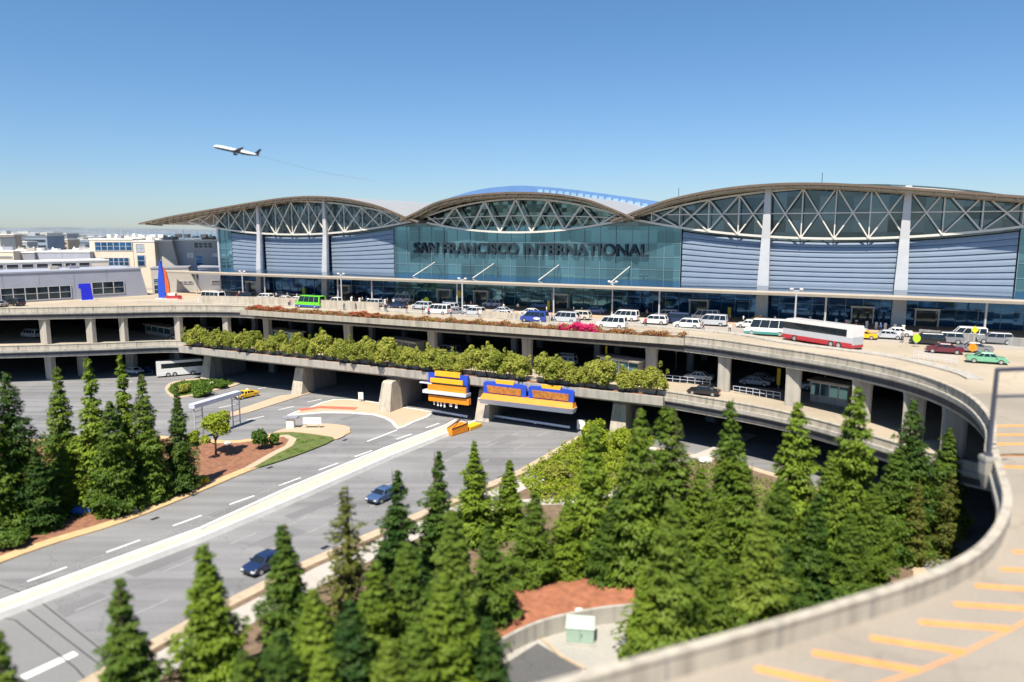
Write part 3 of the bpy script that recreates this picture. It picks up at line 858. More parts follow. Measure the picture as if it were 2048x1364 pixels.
# spandrel band where the bottom chords rise to the crossings
for x0, x1, fn1, fn2 in ((56, 80, LT, CT), (108, 132, CT, RT)):
    b = MB(); ts = np.linspace(x0, x1, 14)
    mid = 67.6 if x0 < 100 else 120.4
    b.rings([[(t, .22, 31.6), (t, .22, (fn1[0](t) if t < mid else fn2[0](t)) - .1), (t, .4, (fn1[0](t) if t < mid else fn2[0](t)) - .1), (t, .4, 31.6)] for t in ts])
    b.build('spandrel_glass', M_GDARK, tm)
gb = [0, 8.5, 17.2, 28.6, 40, 50, 60, 70, 80, 90, 100, 110, 120, 131, 139.5, 147.6, 159.3, 171, 180, 190, 201, 212, 222]
for i, (a, c) in enumerate(zip(gb, gb[1:])):
    o = bay(a, c, ZG, 20.35, M_GBLUE if not 60 <= a < 120 else M_GTEAL, -.02, 3.0, (17.2,), 'shopfront_glass')
    if i % 3 == 1 or i in (8, 17):
        t = (a + c) / 2
        b = MB()
        for s in (-1.9, 1.7): b.box(t + s, t + s + .22, -1.4, -.18, ZG, 17.0)
        b.box(t - 2.0, t + 2.0, -1.5, -.18, 17.01, 17.35)
        d = b.build('door_portal', M_WHITE, tm)
        b = MB(); b.box(t - 1.66, t + 1.68, -.5, -.42, ZG, 17.0); b.build('sliding_door', M_GDARK, d)
# side and back
b = MB(); b.box(0, .25, .4, 55, ZG, 33.5); b.build('end_wall', M_GTEAL, tm)
b = MB(); b.box(0.3, 222, 54, 55, 0, 33); b.box(.5, 222, 1.2, 53.9, 31.2, 31.5); b.build('back_wall', M_CONCD, tm)
b = MB(); b.box(-.3, .3, -.25, .35, ZG, 34); b.build('corner_post', M_STEELG, tm)
# canopy
cn = MB(); cn.rings([[(t, -13.6, 19.75), (t, -13.7, 20.2), (t, -12.9, 20.45), (t, -11.0, 20.3), (t, -11.0, 19.95)] for t in np.linspace(-6, 224, 24)])
can = cn.build('canopy', mat('canopy_metal', (.40, .35, .29), .5, .1, .08, .4), tm)
b = MB(); b.rings([[(t, -11.02, 20.22), (t, -.3, 20.75), (t, -.3, 20.66), (t, -11.02, 20.12)] for t in np.linspace(0, 224, 24)]); b.build('canopy_glass', M_GLASSC, can)
b = MB()
for t in np.arange(1, 224, 5.8): b.bar((t, -11.2, 20.0), (t, -.4, 20.45), .16, .3)
b.build('canopy_rafter', M_STEELG, can)
for t in (4, 28.6, 52, 62, 85, 108, 130, 159.4, 183, 206):
    b = MB(); b.tube((t, -11.9, ZG), (t, -11.9, 19.96), .17); b.build('canopy_post', M_STEELG, can)
for t in (72.0, 88.0, 104.2, 120.4):
    b = MB(); b.tube((t, -.2, 23.6), (t - 2.1, -6.5, 20.5), .09, .14); b.build('canopy_strut', M_STEEL, can)
# lettering on the glass
def text_mesh(name, body, size, depth, m, parent, loc, rot, spacing=1.0):
    cu = bpy.data.curves.new(name, 'FONT'); cu.body = body; cu.size = size; cu.extrude = depth; cu.align_x = 'CENTER'; cu.space_character = spacing; cu.offset = size * .018
    t = bpy.data.objects.new(name, cu); COL.objects.link(t)
    bpy.context.view_layer.update()
    me = bpy.data.meshes.new_from_object(t.evaluated_get(bpy.context.evaluated_depsgraph_get()))
    bpy.data.objects.remove(t)
    me.materials.clear(); me.materials.append(m)
    o = bpy.data.objects.new(name, me); COL.objects.link(o)
    if parent: o.parent = parent; KIDS.setdefault(parent.name, []).append(o)
    o.location = loc; o.rotation_euler = rot
    return o
lt = text_mesh('lettering', 'SAN FRANCISCO INTERNATIONAL', 3.6, .16, M_LETTER, tm, (95.2, -.45, 25.75), (math.pi / 2, 0, 0), 1.0)
xs = [v.co.x for v in lt.data.vertices]
lt.scale = (58.2 / (max(xs) - min(xs)), 1, 1)
# raised rear roof over the middle
HUMP = [(46, 36.0), (54, 38.6), (60, 40.3), (68, 41.9), (78, 42.6), (86, 42.2), (95, 41.2), (104, 39.9), (114, 38.2), (124, 36.2)]
s = spl(HUMP, 4)
b = MB(); b.rings([[(x, y, z + .45) for x, z in s] + [(x, y, 34.5) for x, z in s[::-1]] for y in (30, 60)])
rr = b.build('rear_roof', M_SKYROOF, tm)
b = MB(); x = 85.5; k = 0
while x < 119:
    z = lerp_tab(s, x + .7) - .3
    b.box(x, x + 1.35, 29.8, 29.98, 35.5, z); x += 1.9; k += 1
b.build('clerestory_window', mat('clerestory_glass', (.35, .52, .68), .2, .5, .25, .3), rr)
for t in (131, 157, 189):
    b = MB(); z = lerp_tab(spl(ROOF_R), t); b.tube((t, -3.5, z - .1), (t, -3.5, z + 1.8), .05); b.build('roof_rod', M_BLACK, tm)

# ---------------------------------------------------------------- buildings left of the terminal
def building(name, label, a, c, z0, z1, depth, mwall, windows=(), slope=0.0, roofm=None, cat='building', seams=0):
    """Block whose front runs from a to c (plan points). windows: (s0, s1, z0, z1, panes, material)."""
    a, c = Vector((a[0], a[1], 0)), Vector((c[0], c[1], 0))
    L = (c - a).length; rz = math.atan2(c.y - a.y, c.x - a.x)
    t = thing(name, label, cat, (a.x, a.y, z0), rz)
    h = z1 - z0
    b = MB(); b.rings([[(0, 0, 0), (L, 0, 0), (L, depth, 0), (0, depth, 0)], [(0, 0, h), (L - slope, 0, h), (L - slope, depth, h), (0, depth, h)]])
    if seams:
        x = seams
        while x < L - slope - 1: b.box(x - .05, x + .05, -.03, .05, 0, h - .1, 1); x += seams
    b.build('wall', [mwall, M_WGREY2], t)
    b = MB(); b.box(-.15, L - slope + .15, -.15, depth + .15, h + .003, h + .35); b.build('roof', roofm or M_CONCL, t)
    if depth >= 14:
        rgb_ = random.Random(int(L * 100))
        for _ in range(4):
            x, y = rgb_.uniform(1.5, max(2, L - slope - 5)), rgb_.uniform(1.5, depth - 4)
            wx, wy, hz = rgb_.uniform(1.2, 3.2), rgb_.uniform(1, 2.2), rgb_.uniform(.5, 1.1)
            b = MB(); b.box(x, x + wx, y, y + wy, h + .353, h + .35 + hz); b.box(x + .2, x + .5, y + .2, y + .5, h + .35 + hz, h + .8 + hz); b.build('roof_unit', rgb_.choice([M_WGREY2, M_WHITE, M_CONC]), t)
    for s0, s1, w0, w1, n, m in windows:
        b = MB(); b.box(s0, s1, -.06, .1, w0, w1); w = b.build('window', m, t)
        b = MB()
        for i in range(n + 1):
            x = s0 + (s1 - s0) * i / n; b.box(x - .09, x + .09, -.16, -.062, w0 - .1, w1 + .1)
        b.box(s0 + .1, s1 - .1, -.14, -.065, w1 - .02, w1 + .12); b.box(s0 + .1, s1 - .1, -.14, -.065, w0 - .12, w0 + .02)
        b.box(s0 + .1, s1 - .1, -.13, -.067, (w0 + w1) / 2 - .05, (w0 + w1) / 2 + .05)
        b.build('window_frame', M_STEELG, w)
    return t
# the long low grey hall, its upper storey and the beige block behind
A = P(-240, 622, ZD); C = P(296, 590, ZD)
L0 = (C - A).length
def s_at(u, v=598):
    q = P(u, v, ZD); d = (C - A).normalized(); return max(0, (q - A).dot(d))
building('concourse_hall', 'long low grey panelled hall with dark ribbon windows beside the upper road', A, C, ZD, 21.0, 16, M_WGREY,
         [(s_at(-190, 616), s_at(0, 608), .5, 3.4, 9, M_WIN), (s_at(2, 607), s_at(143, 599), .5, 3.5, 6, M_WIN), (s_at(188, 597), s_at(251, 593), 1.0, 4.0, 3, M_WIN)], 1.4, M_WGREY, seams=7.5)
d = (C - A).normalized(); nrm = Vector((-d.y, d.x, 0))
A2, C2 = A + nrm * 16.3, C + nrm * 16.3 - d * 4
building('roof_gallery', 'low gallery with a row of square dark openings above the grey hall', A2, C2, ZD, 22.9, 8, M_WBEIGE,
         [(i * 3.3 + .4, i * 3.3 + 3.1, 6.7, 8.5, 1, M_BLACK) for i in range(2, int(L0 / 3.3) - 2)], 0, M_WHITE)
def at_depth(u, Y):
    return Vector(((u - 1024) / FPX * (Y * math.cos(PITCH) + 4 * math.sin(PITCH)), Y, 0))
def z_at(v, Y): return CAMZ - (v - 462) / FPX * Y
def block(name, label, u0, u1, Y0, Y1, vt, depth, m, wins=(), slope=0, roofm=M_WHITE, seams=0):
    a, c = at_depth(u0, Y0), at_depth(u1, Y1); Lb = (c - a).length; Ym = (Y0 + Y1) / 2
    ws_ = []
    for wu0, wu1, wv0, wv1, n, wm in wins:
        ws_.append((Lb * (wu0 - u0) / (u1 - u0), Lb * (wu1 - u0) / (u1 - u0), z_at(wv1, Ym) - ZD, z_at(wv0, Ym) - ZD, n, wm))
    return building(name, label, a, c, ZD, z_at(vt, Ym), depth, m, ws_, slope, roofm, seams=seams)
block('upper_hall', 'pale grey windowless block with a white roof edge above the gallery', 68, 178, 216, 216, 504, 20, M_WGREY, [], 0, M_WHITE, 8)
block('grey_block', 'darker grey block at the left end of the pale upper block', 26, 67, 215, 215, 505, 18, M_WGREY2)
block('beige_block', 'beige block cut by the left picture edge above the gallery', -90, 25, 212, 212, 503, 18, M_WBEIGE, [(-80, 22, 512, 515, 1, M_WIN)])
block('office_block', 'cream office block with two blue ribbon windows between the pale block and the tower', 179, 265, 218, 218, 479, 20, M_WBEIGE, [(184, 256, 515, 530, 7, M_GBLUE), (190, 264, 484, 500, 6, M_GBLUE)])
block('stair_tower', 'bright cream stair tower with a narrow tall window', 266, 309, 216, 216, 483, 14, M_WBEIGE, [(273, 288, 510, 531, 1, M_GBLUE), (272, 287, 488, 502, 2, M_WGREY)])
block('grey_wing', 'beige-grey slab with a slanting right edge beside the cream stair tower', 310, 362, 218, 219, 482, 14, mat('stone_panel', (.44, .42, .38), .7, 0, .07, .3), [], 2.5, M_WHITE)
block('grey_wing', 'plain grey wing joining the slanting slab to the glass corner', 350, 446, 221, 222, 481, 14, mat('pale_grey_panel', (.40, .42, .46), .6, 0, .07, .3), [(388, 425, 485, 495, 4, M_WIN), (390, 404, 510, 529, 1, M_GBLUE), (372, 386, 505, 515, 2, M_WHITE), (424, 440, 506, 512, 1, M_WHITE)], 0, M_WHITE, 6)
block('low_annex', 'low beige annex with a slanted end behind the blue sail sculpture', 298, 396, 199, 203, 536, 10, mat('stone_panel', (.44, .42, .38), .7, 0, .07, .3), [(302, 315, 568, 586, 1, M_WIN), (302, 315, 556, 563, 1, M_GBLUE), (352, 380, 562, 566, 3, M_WIN)], 3.0, M_WGREY2)
block('dark_annex', 'dark grey annex between the beige annex and the glass corner', 393, 447, 207, 209, 534, 10, M_WGREY2, [(418, 440, 560, 566, 1, M_WIN)], 0, M_WGREY)
# plant and aerials on the roofs
rf = thing('roof_plant', 'row of pale cooling units and aerials on the flat roof left of the arches', 'roof plant', tuple(at_depth(290, 221)), 0)
rf.location.z = 29.0
b = MB(); rng = random.Random(3)
for i in range(13):
    x = -13 + i * 2.6; b.box(x, x + rng.uniform(.8, 1.8), 3, 5, 0, rng.uniform(.5, 1.3))
b.build('cooling_units', M_WHITE, rf)
b = MB()
for i in range(22):
    x = -18 + i * 2.1; b.tube((x, 1, 0), (x, 1, rng.uniform(1.2, 2.6)), .05, n=5)
b.bar((-18, 1, 1.0), (27, 1, 1.0), .06); b.build('aerials', M_STEELG, rf)
# far town
rng = random.Random(11)
TOWN = [(-20, 492, 476, 60), (15, 487, 470, 42), (40, 497, 484, 45), (70, 483, 473, 70), (95, 500, 487, 40), (118, 489, 479, 55), (150, 503, 489, 60), (168, 487, 480, 40), (60, 470, 466, 80), (20, 475, 465, 46), (110, 472, 467, 70), (190, 480, 474, 40), (-50, 505, 489, 60), (140, 477, 471, 46), (176, 476, 472, 30), (90, 476, 470, 40), (8, 503, 493, 40), (205, 477, 473, 22)]
TM = [mat('town_wall_%s' % n, c, .8, 0, .15, .1) for n, c in (('white', (.6, .57, .52)), ('tan', (.46, .36, .26)), ('grey', (.34, .35, .37)), ('blue', (.24, .29, .36)))]
TN = ['white', 'tan', 'grey', 'bluish']
PLACES = ['near the left edge of the picture', 'beyond the pale upper block', 'below the far hills', 'beside the bay water']
for i, (u, vb, vt, wpx) in enumerate(TOWN):
    D = 330 + i * 38 if i < 8 else 500 + i * 45
    k = D / FPX
    x = (u - 1024) * k
    zt = CAMZ - (vt - 462) * k
    w = wpx * k
    ti = i % 4
    t = thing('town_building', 'distant %s flat-roofed town building, %s counted from the nearest' % (TN[ti], ORD[i]), 'building', (x, D, 0), rng.uniform(-.15, .15), 'distant town buildings')
    dp = w * rng.uniform(.5, .9)
    b = MB(); b.box(-w / 2, w / 2, 0, dp, 0, zt); b.build('wall', TM[ti], t)
    b = MB(); b.box(-w / 2 - .3, w / 2 + .3, -.3, dp + .3, zt, zt + .5); b.build('roof', M_WHITE if i % 3 else M_WGREY2, t)
    h = 3.4
    for r in range(2):
        zz = zt - 2.6 - r * h
        b = MB(); b.box(-w / 2 + 1, w / 2 - 1, -.1, .05, zz - .7, zz + .8); b.build('window', M_WIN, t)
    b = MB(); b.box(-w * .2, w * .05, 3, 7, zt + .5, zt + 2.2); b.build('roof_unit', TM[2], t)

# ---------------------------------------------------------------- vehicles
def prof(b, poly, hw, bev=.08, k=.93, m=0):
    """Side outline (x, z) given width, with rounded shoulders."""
    cx = sum(p[0] for p in poly) / len(poly); cz = sum(p[1] for p in poly) / len(poly)
    sc = lambda f: [(cx + (x - cx) * (1 - (1 - f) * .4), cz + (z - cz) * f) for x, z in poly]
    b.rings([[(x, y, z) for x, z in q] for y, q in ((-hw, sc(k)), (-hw + bev, poly), (hw - bev, poly), (hw, sc(k)))], m)
SPEC = {
    'sedan': dict(L=4.7, W=1.82, H=1.45, belt=.92, nose=.78, hood=1.15, boot=.85, wsf=.55, wsr=.75, r=.33),
    'suv': dict(L=4.8, W=1.9, H=1.78, belt=1.08, nose=.98, hood=1.05, boot=.05, wsf=.6, wsr=.3, r=.38),
    'van': dict(L=5.3, W=2.0, H=2.1, belt=1.15, nose=1.05, hood=.75, boot=.03, wsf=.75, wsr=.12, r=.37),
    'pickup': dict(L=5.6, W=1.95, H=1.85, belt=1.08, nose=1.0, hood=1.25, boot=2.0, wsf=.55, wsr=.2, r=.4),
    'shuttle': dict(L=7.0, W=2.25, H=2.75, belt=1.35, nose=1.15, hood=.85, boot=.02, wsf=.55, wsr=.05, r=.42),
}
def vehicle(kind, name, label, cat, loc, rz, pm, skirt=None, group=None, roofm=None, extra=None):
    s = SPEC[kind]; L, Wd, H = s['L'], s['W'], s['H']; x0, x1 = -L / 2, L / 2; r = s['r']
    t = thing(name, label, cat, loc, rz, group)
    zb = .28
    b = MB()
    prof(b, [(x0 + .06, zb + .08), (x0, zb + .3), (x0 + .02, s['belt'] - .12), (x0 + .12, s['belt']), (x1 - s['hood'], s['belt']), (x1 - s['hood'] * .3, s['nose'] + .05), (x1 - .08, s['nose'] - .12), (x1, zb + .32), (x1 - .05, zb + .08), (x1 - .5, zb), (x0 + .5, zb)], Wd / 2)
    b.build('body', pm, t, smooth=False)
    # greenhouse: glass with roof and pillars
    f0, f1 = x1 - s['hood'] - .02, x1 - s['hood'] - s['wsf']
    b0, b1 = x0 + s['boot'] + .1, x0 + s['boot'] + .1 + s['wsr']
    hw, hr = Wd / 2 - .09, Wd / 2 - .24
    zb1, zr = s['belt'] - .01, H - .09
    b = MB()
    b.rings([[(b0, -hw, zb1), (f0, -hw, zb1), (f0, hw, zb1), (b0, hw, zb1)], [(b1, -hr, zr), (f1, -hr, zr), (f1, hr, zr), (b1, hr, zr)]])
    b.build('window', M_CARGL, t)
    b = MB()
    b.rings([[(b1 - .08, -hr - .04, zr - .03), (f1 + .08, -hr - .04, zr - .03), (f1 + .08, hr + .04, zr - .03), (b1 - .08, hr + .04, zr - .03)], [(b1 + .05, -hr + .02, H - .015), (f1 - .1, -hr + .02, H - .015), (f1 - .1, hr - .02, H - .015), (b1 + .05, hr - .02, H - .015)], [(b1 + .25, -hr + .25, H + .015), (f1 - .3, -hr + .25, H + .015), (f1 - .3, hr - .25, H + .015), (b1 + .25, hr - .25, H + .015)]])
    n = 2 if kind == 'pickup' else 3 if kind in ('sedan', 'suv') else 4
    for sy in (-1, 1):
        b.bar((f0 + .02, sy * (hw + .012), zb1), (f1 + .02, sy * (hr + .012), zr), .1, .07)
        b.bar((b0 - .02, sy * (hw + .012), zb1), (b1 - .02, sy * (hr + .012), zr), .16 if kind != 'shuttle' else .3, .07)
        for i in range(1, n):
            xa, xb = b0 + (f0 - b0) * i / n, b1 + (f1 - b1) * i / n
            b.bar((xa, sy * (hw + .01), zb1), (xb, sy * (hr + .01), zr), .09, .05)
    b.build('roof', roofm or pm, t)
    if kind == 'pickup':
        b = MB(); b.box(x0 + .15, x0 + s['boot'] - .02, -hw + .1, hw - .1, s['belt'] - .3, s['belt'] + .01); b.build('cargo_bed', M_BLACK, t)
    if skirt:
        b = MB(); b.box(x0 + .02, x1 - .06, -Wd / 2 - .015, Wd / 2 + .015, zb + .02, zb + .42); b.build('skirt', skirt, t)
    for sx in (x0 + L * .19, x1 - L * .18):
        for sy in (-1, 1):
            b = MB(); y = sy * (Wd / 2 - .11)
            b.tube((sx, y - .12, r), (sx, y + .12, r), r, n=14); w = b.build('wheel', M_TYRE, t)
            b = MB(); b.tube((sx, y + sy * .10, r), (sx, y + sy * .13, r), r * .62, n=12); b.build('rim', M_RIM, w)
    for sy in (-1, 1):
        b = MB(); b.box(x1 - .16, x1 + .012, sy * Wd * .36 - .17, sy * Wd * .36 + .17, s['nose'] - .28, s['nose'] - .12); b.build('headlight', M_HEAD, t)
        b = MB(); b.box(x0 - .012, x0 + .1, sy * Wd * .4 - .12, sy * Wd * .4 + .12, s['belt'] - .36, s['belt'] - .12); b.build('tail_light', M_TAIL, t)
        b = MB(); b.box(f0 - .22, f0 - .06, sy * (Wd / 2 + .1) - .09, sy * (Wd / 2 + .1) + .09, zb1 + .02, zb1 + .17); b.build('mirror', pm, t)
    b = MB(); b.box(x1 - .05, x1 + .02, -Wd * .22, Wd * .22, s['nose'] - .4, s['nose'] - .18); b.box(x1 - .1, x1 + .03, -Wd * .44, Wd * .44, zb + .06, zb + .2); b.build('grille', M_BLACK, t)
    if extra == 'taxi':
        b = MB(); b.box(-.45, -.15, -.28, .28, H + .02, H + .17); b.build('roof_sign', M_WHITE, t)
    return t
LEFT, RIGHT = ANG + math.pi, ANG
PW, PSIL, PGRY, PBLK = paint('car_white', (.72, .71, .69)), paint('car_silver', (.45, .47, .50)), paint('car_grey', (.20, .21, .23)), paint('car_black', (.015, .017, .022))
PNAVY, PBLUE, PYEL, PMAR, PGRN = paint('car_navy', (.012, .025, .075)), paint('car_blue', (.025, .06, .33)), paint('taxi_yellow', (.80, .46, .015)), paint('car_maroon', (.12, .015, .03)), paint('car_lime', (.14, .62, .02))
PMINT, PRED, PLBL, PTEAL = paint('car_mint', (.16, .42, .26)), paint('car_red', (.42, .015, .03)), paint('car_light_blue', (.22, .35, .55)), paint('car_teal', (.05, .25, .22))
def on(u, v, z, back=.95):
    p = P(u, v, z); d = Vector((p.x, p.y, 0)).normalized(); q = p + d * back; q.z = z; return q
V = [
    ('shuttle', 'shuttle_van', 'lime green shuttle van with a blue skirt on the upper road', 'van', (621, 616), LEFT, PGRN, PBLUE, None),
    ('pickup', 'pickup_truck', 'small white pickup just behind the lime green shuttle van', 'pickup truck', (676, 611), LEFT, PW, None, None),
    ('shuttle', 'shuttle_van', 'white shuttle van left of the plain beige wall on the upper road', 'van', (424, 606), LEFT, PW, None, None),
    ('sedan', 'parked_car', 'dark red sedan behind the beige wall below the left end of the canopy', 'car', (484, 596), LEFT, PMAR, None, None),
    ('van', 'delivery_van', 'blue van with a small white mark driving ahead of the silver van', 'van', (1069, 645), LEFT, PBLUE, None, 'mark'),
    ('van', 'delivery_van', 'silver van between the blue van and the white crew van', 'van', (1130, 646), LEFT, PSIL, None, None),
    ('suv', 'parked_car', 'pale cream car half hidden behind the silver van', 'car', (1158, 640), LEFT, paint('car_cream', (.6, .55, .45)), None, None),
    ('van', 'delivery_van', 'white crew van on the outer lane above the magenta flowers', 'van', (1224, 657), LEFT, PW, None, None),
    ('sedan', 'taxi_cab', 'yellow cab behind the white crew van', 'taxi', (1252, 638), LEFT, PYEL, None, 'taxi'),
    ('suv', 'parked_car', 'dark blue car just beyond the yellow cab, at the terminal kerb', 'car', (1256, 627), LEFT, PNAVY, None, None),
    ('suv', 'parked_car', 'white estate car left of the white passenger van', 'car', (1333, 638), LEFT, PW, None, None),
    ('van', 'delivery_van', 'white passenger van parked at the terminal kerb', 'van', (1410, 642), LEFT, PW, None, None),
    ('sedan', 'taxi_cab', 'yellow cab just left of the coach, beyond the white truck cluster', 'taxi', (1517, 648), LEFT, PYEL, None, 'taxi'),
    ('shuttle', 'shuttle_van', 'white shuttle with a teal skirt directly ahead of the coach', 'van', (1533, 672), LEFT, PW, PTEAL, None),
    ('sedan', 'taxi_cab', 'yellow cab just right of the coach tail', 'taxi', (1722, 679), LEFT, PYEL, None, 'taxi'),
    ('sedan', 'parked_car', 'silver sedan right of the coach at the kerb with white bollards', 'car', (1774, 679), LEFT, PSIL, None, None),
    ('suv', 'parked_car', 'black car beside the round yellow sign', 'car', (1854, 690), LEFT, PBLK, None, None),
    ('sedan', 'parked_car', 'maroon sedan in front of the black car', 'car', (1888, 708), LEFT, PMAR, None, None),
    ('sedan', 'parked_car', 'dark grey sedan behind the mint green car', 'car', (1946, 706), LEFT, PGRY, None, None),
    ('sedan', 'parked_car', 'mint green car nearest the tall lamp post', 'car', (1972, 728), RIGHT, PMINT, None, None),
    ('sedan', 'parked_car', 'light blue sedan at the kerb beside the yellow post', 'car', (1083, 617), LEFT, PLBL, None, None),
    ('suv', 'parked_car', 'white car at the kerb left of the glass centre entrance', 'car', (986, 615), LEFT, PW, None, None),
    ('van', 'delivery_van', 'white van beside the gap in the beige wall', 'van', (877, 629), LEFT, PW, None, None),
    ('sedan', 'parked_car', 'grey sedan just right of the white van at the wall gap', 'car', (912, 630), LEFT, PGRY, None, None),
    ('suv', 'parked_car', 'silver car at the right end of the wall gap', 'car', (948, 632), LEFT, PSIL, None, None),
    ('van', 'delivery_van', 'white van at the kerb left of the lime banner', 'van', (806, 606), LEFT, PW, None, None),
    ('suv', 'parked_car', 'teal car at the kerb below the yellow round sign', 'car', (908, 611), LEFT, PTEAL, None, None),
    ('sedan', 'parked_car', 'black sedan at the kerb beside the white van by the wall', 'car', (704, 598), LEFT, PBLK, None, None),
    ('sedan', 'parked_car', 'silver sedan at the kerb between the two lamp posts', 'car', (562, 594), LEFT, PSIL, None, None),
    ('sedan', 'parked_car', 'light blue car parked beyond the cream car', 'car', (1190, 628), LEFT, PLBL, None, None),
    ('suv', 'parked_car', 'black off-road car in front of the long grey hall', 'car', (32, 612), LEFT, PBLK, None, None),
    ('sedan', 'parked_car', 'grey car at the left picture edge by the grey hall', 'car', (-2, 614), LEFT, PGRY, None, None),
]
for kind, nm, lab, cat, (u, v), rz, pm, sk, ex in V:
    t = vehicle(kind, nm, lab, cat, on(u, v, ZD), rz, pm, sk, None, None, ex)
    if ex == 'mark':
        s = SPEC[kind]
        for sy in (1, -1):
            b = MB(); b.prism([(math.cos(a) * .7 - .9, math.sin(a) * .22 + .8) for a in np.linspace(0, 2 * math.pi, 14)[:-1]], 0, .02)
            b.v = [(x, sy * (s['W'] / 2 + z), y) for x, y, z in b.v]
            b.build('side_mark', M_WHITE, t)
taken = [loc_tw(on(q[4][0], q[4][1], ZD)) for q in V]
rk = random.Random(77); nk = 0
for t_ in np.arange(22, 186, 3.3):
    w_ = rk.choice([15.4, 15.4, 18.2, 20.8])
    if any(abs(t_ - a) < 6.0 and abs(w_ - c) < 2.4 for a, c in taken): continue
    taken.append((t_, w_))
    kd = rk.choice(['sedan', 'sedan', 'suv', 'van', 'suv']); cn_, pm = rk.choice([('white', PW), ('white', PW), ('silver', PSIL), ('black', PBLK), ('grey', PGRY), ('navy', PNAVY), ('white', PW), ('silver', PSIL)])
    q = TW(t_, w_, ZD); pu = 1024 + FPX * q.x / (q.y * math.cos(PITCH) + (CAMZ - ZD) * math.sin(PITCH))
    vehicle(kd, {'sedan': 'parked_car', 'suv': 'parked_car', 'van': 'delivery_van'}[kd], '%s %s in the kerbside row along the terminal, %s of that row from left' % (cn_, {'sedan': 'sedan', 'suv': 'tall car', 'van': 'van'}[kd], ORD[nk]), 'van' if kd == 'van' else 'car', q, LEFT, pm, None, 'cars in the kerbside row along the terminal'); nk += 1
V2 = [
    ('sedan', 'parked_car', 'navy car on the lower road at the left end of the hedge', 'car', (357, 680), ZA, LEFT, PNAVY, None),
    ('sedan', 'parked_car', 'black car with red rear on the lower road right of the hedge', 'car', (1407, 792), ZA, LEFT, PBLK, None),
    ('sedan', 'taxi_cab', 'yellow cab coming out from under the lower road', 'taxi', (493, 797), 0, ROADDIR + math.pi, PYEL, 'taxi'),
    ('sedan', 'parked_car', 'dark blue car with a grey windscreen driving towards the camera', 'car', (536, 1143), 0, ROADDIR + math.pi + .05, PNAVY, None),
    ('sedan', 'parked_car', 'blue car partly hidden behind the slim conifer', 'car', (770, 1003), 0, ROADDIR + math.pi, paint('car_dusk_blue', (.045, .085, .19)), None),
    ('sedan', 'parked_car', 'blue car in the shade at the lower road, behind the hedge', 'car', (925, 722), ZA, LEFT, PLBL, None),
    ('suv', 'parked_car', 'white car in the shade behind the hedge near the yellow sign', 'car', (1128, 726), ZA, LEFT, PW, None),
    ('sedan', 'parked_car', 'silver car in the shade between the two rightmost big columns', 'car', (1520, 766), ZA, LEFT, PSIL, None),
    ('van', 'delivery_van', 'pale van in the shade under the upper road at left', 'van', (65, 676), ZA, LEFT, PSIL, None),
    ('sedan', 'parked_car', 'pale blue car in the shade behind the middle of the hedge', 'car', (775, 690), ZA, LEFT, PLBL, None),
    ('sedan', 'parked_car', 'white sedan parked under the lower road behind the conifers', 'car', (268, 748), 0, ANG, PW, None),
    ('sedan', 'parked_car', 'dark sedan parked under the lower road next to the white sedan', 'car', (303, 746), 0, ANG, PNAVY, None),
]
for kind, nm, lab, cat, (u, v), z, rz, pm, ex in V2:
    vehicle(kind, nm, lab, cat, on(u, v, z), rz, pm, None, None, None, ex)

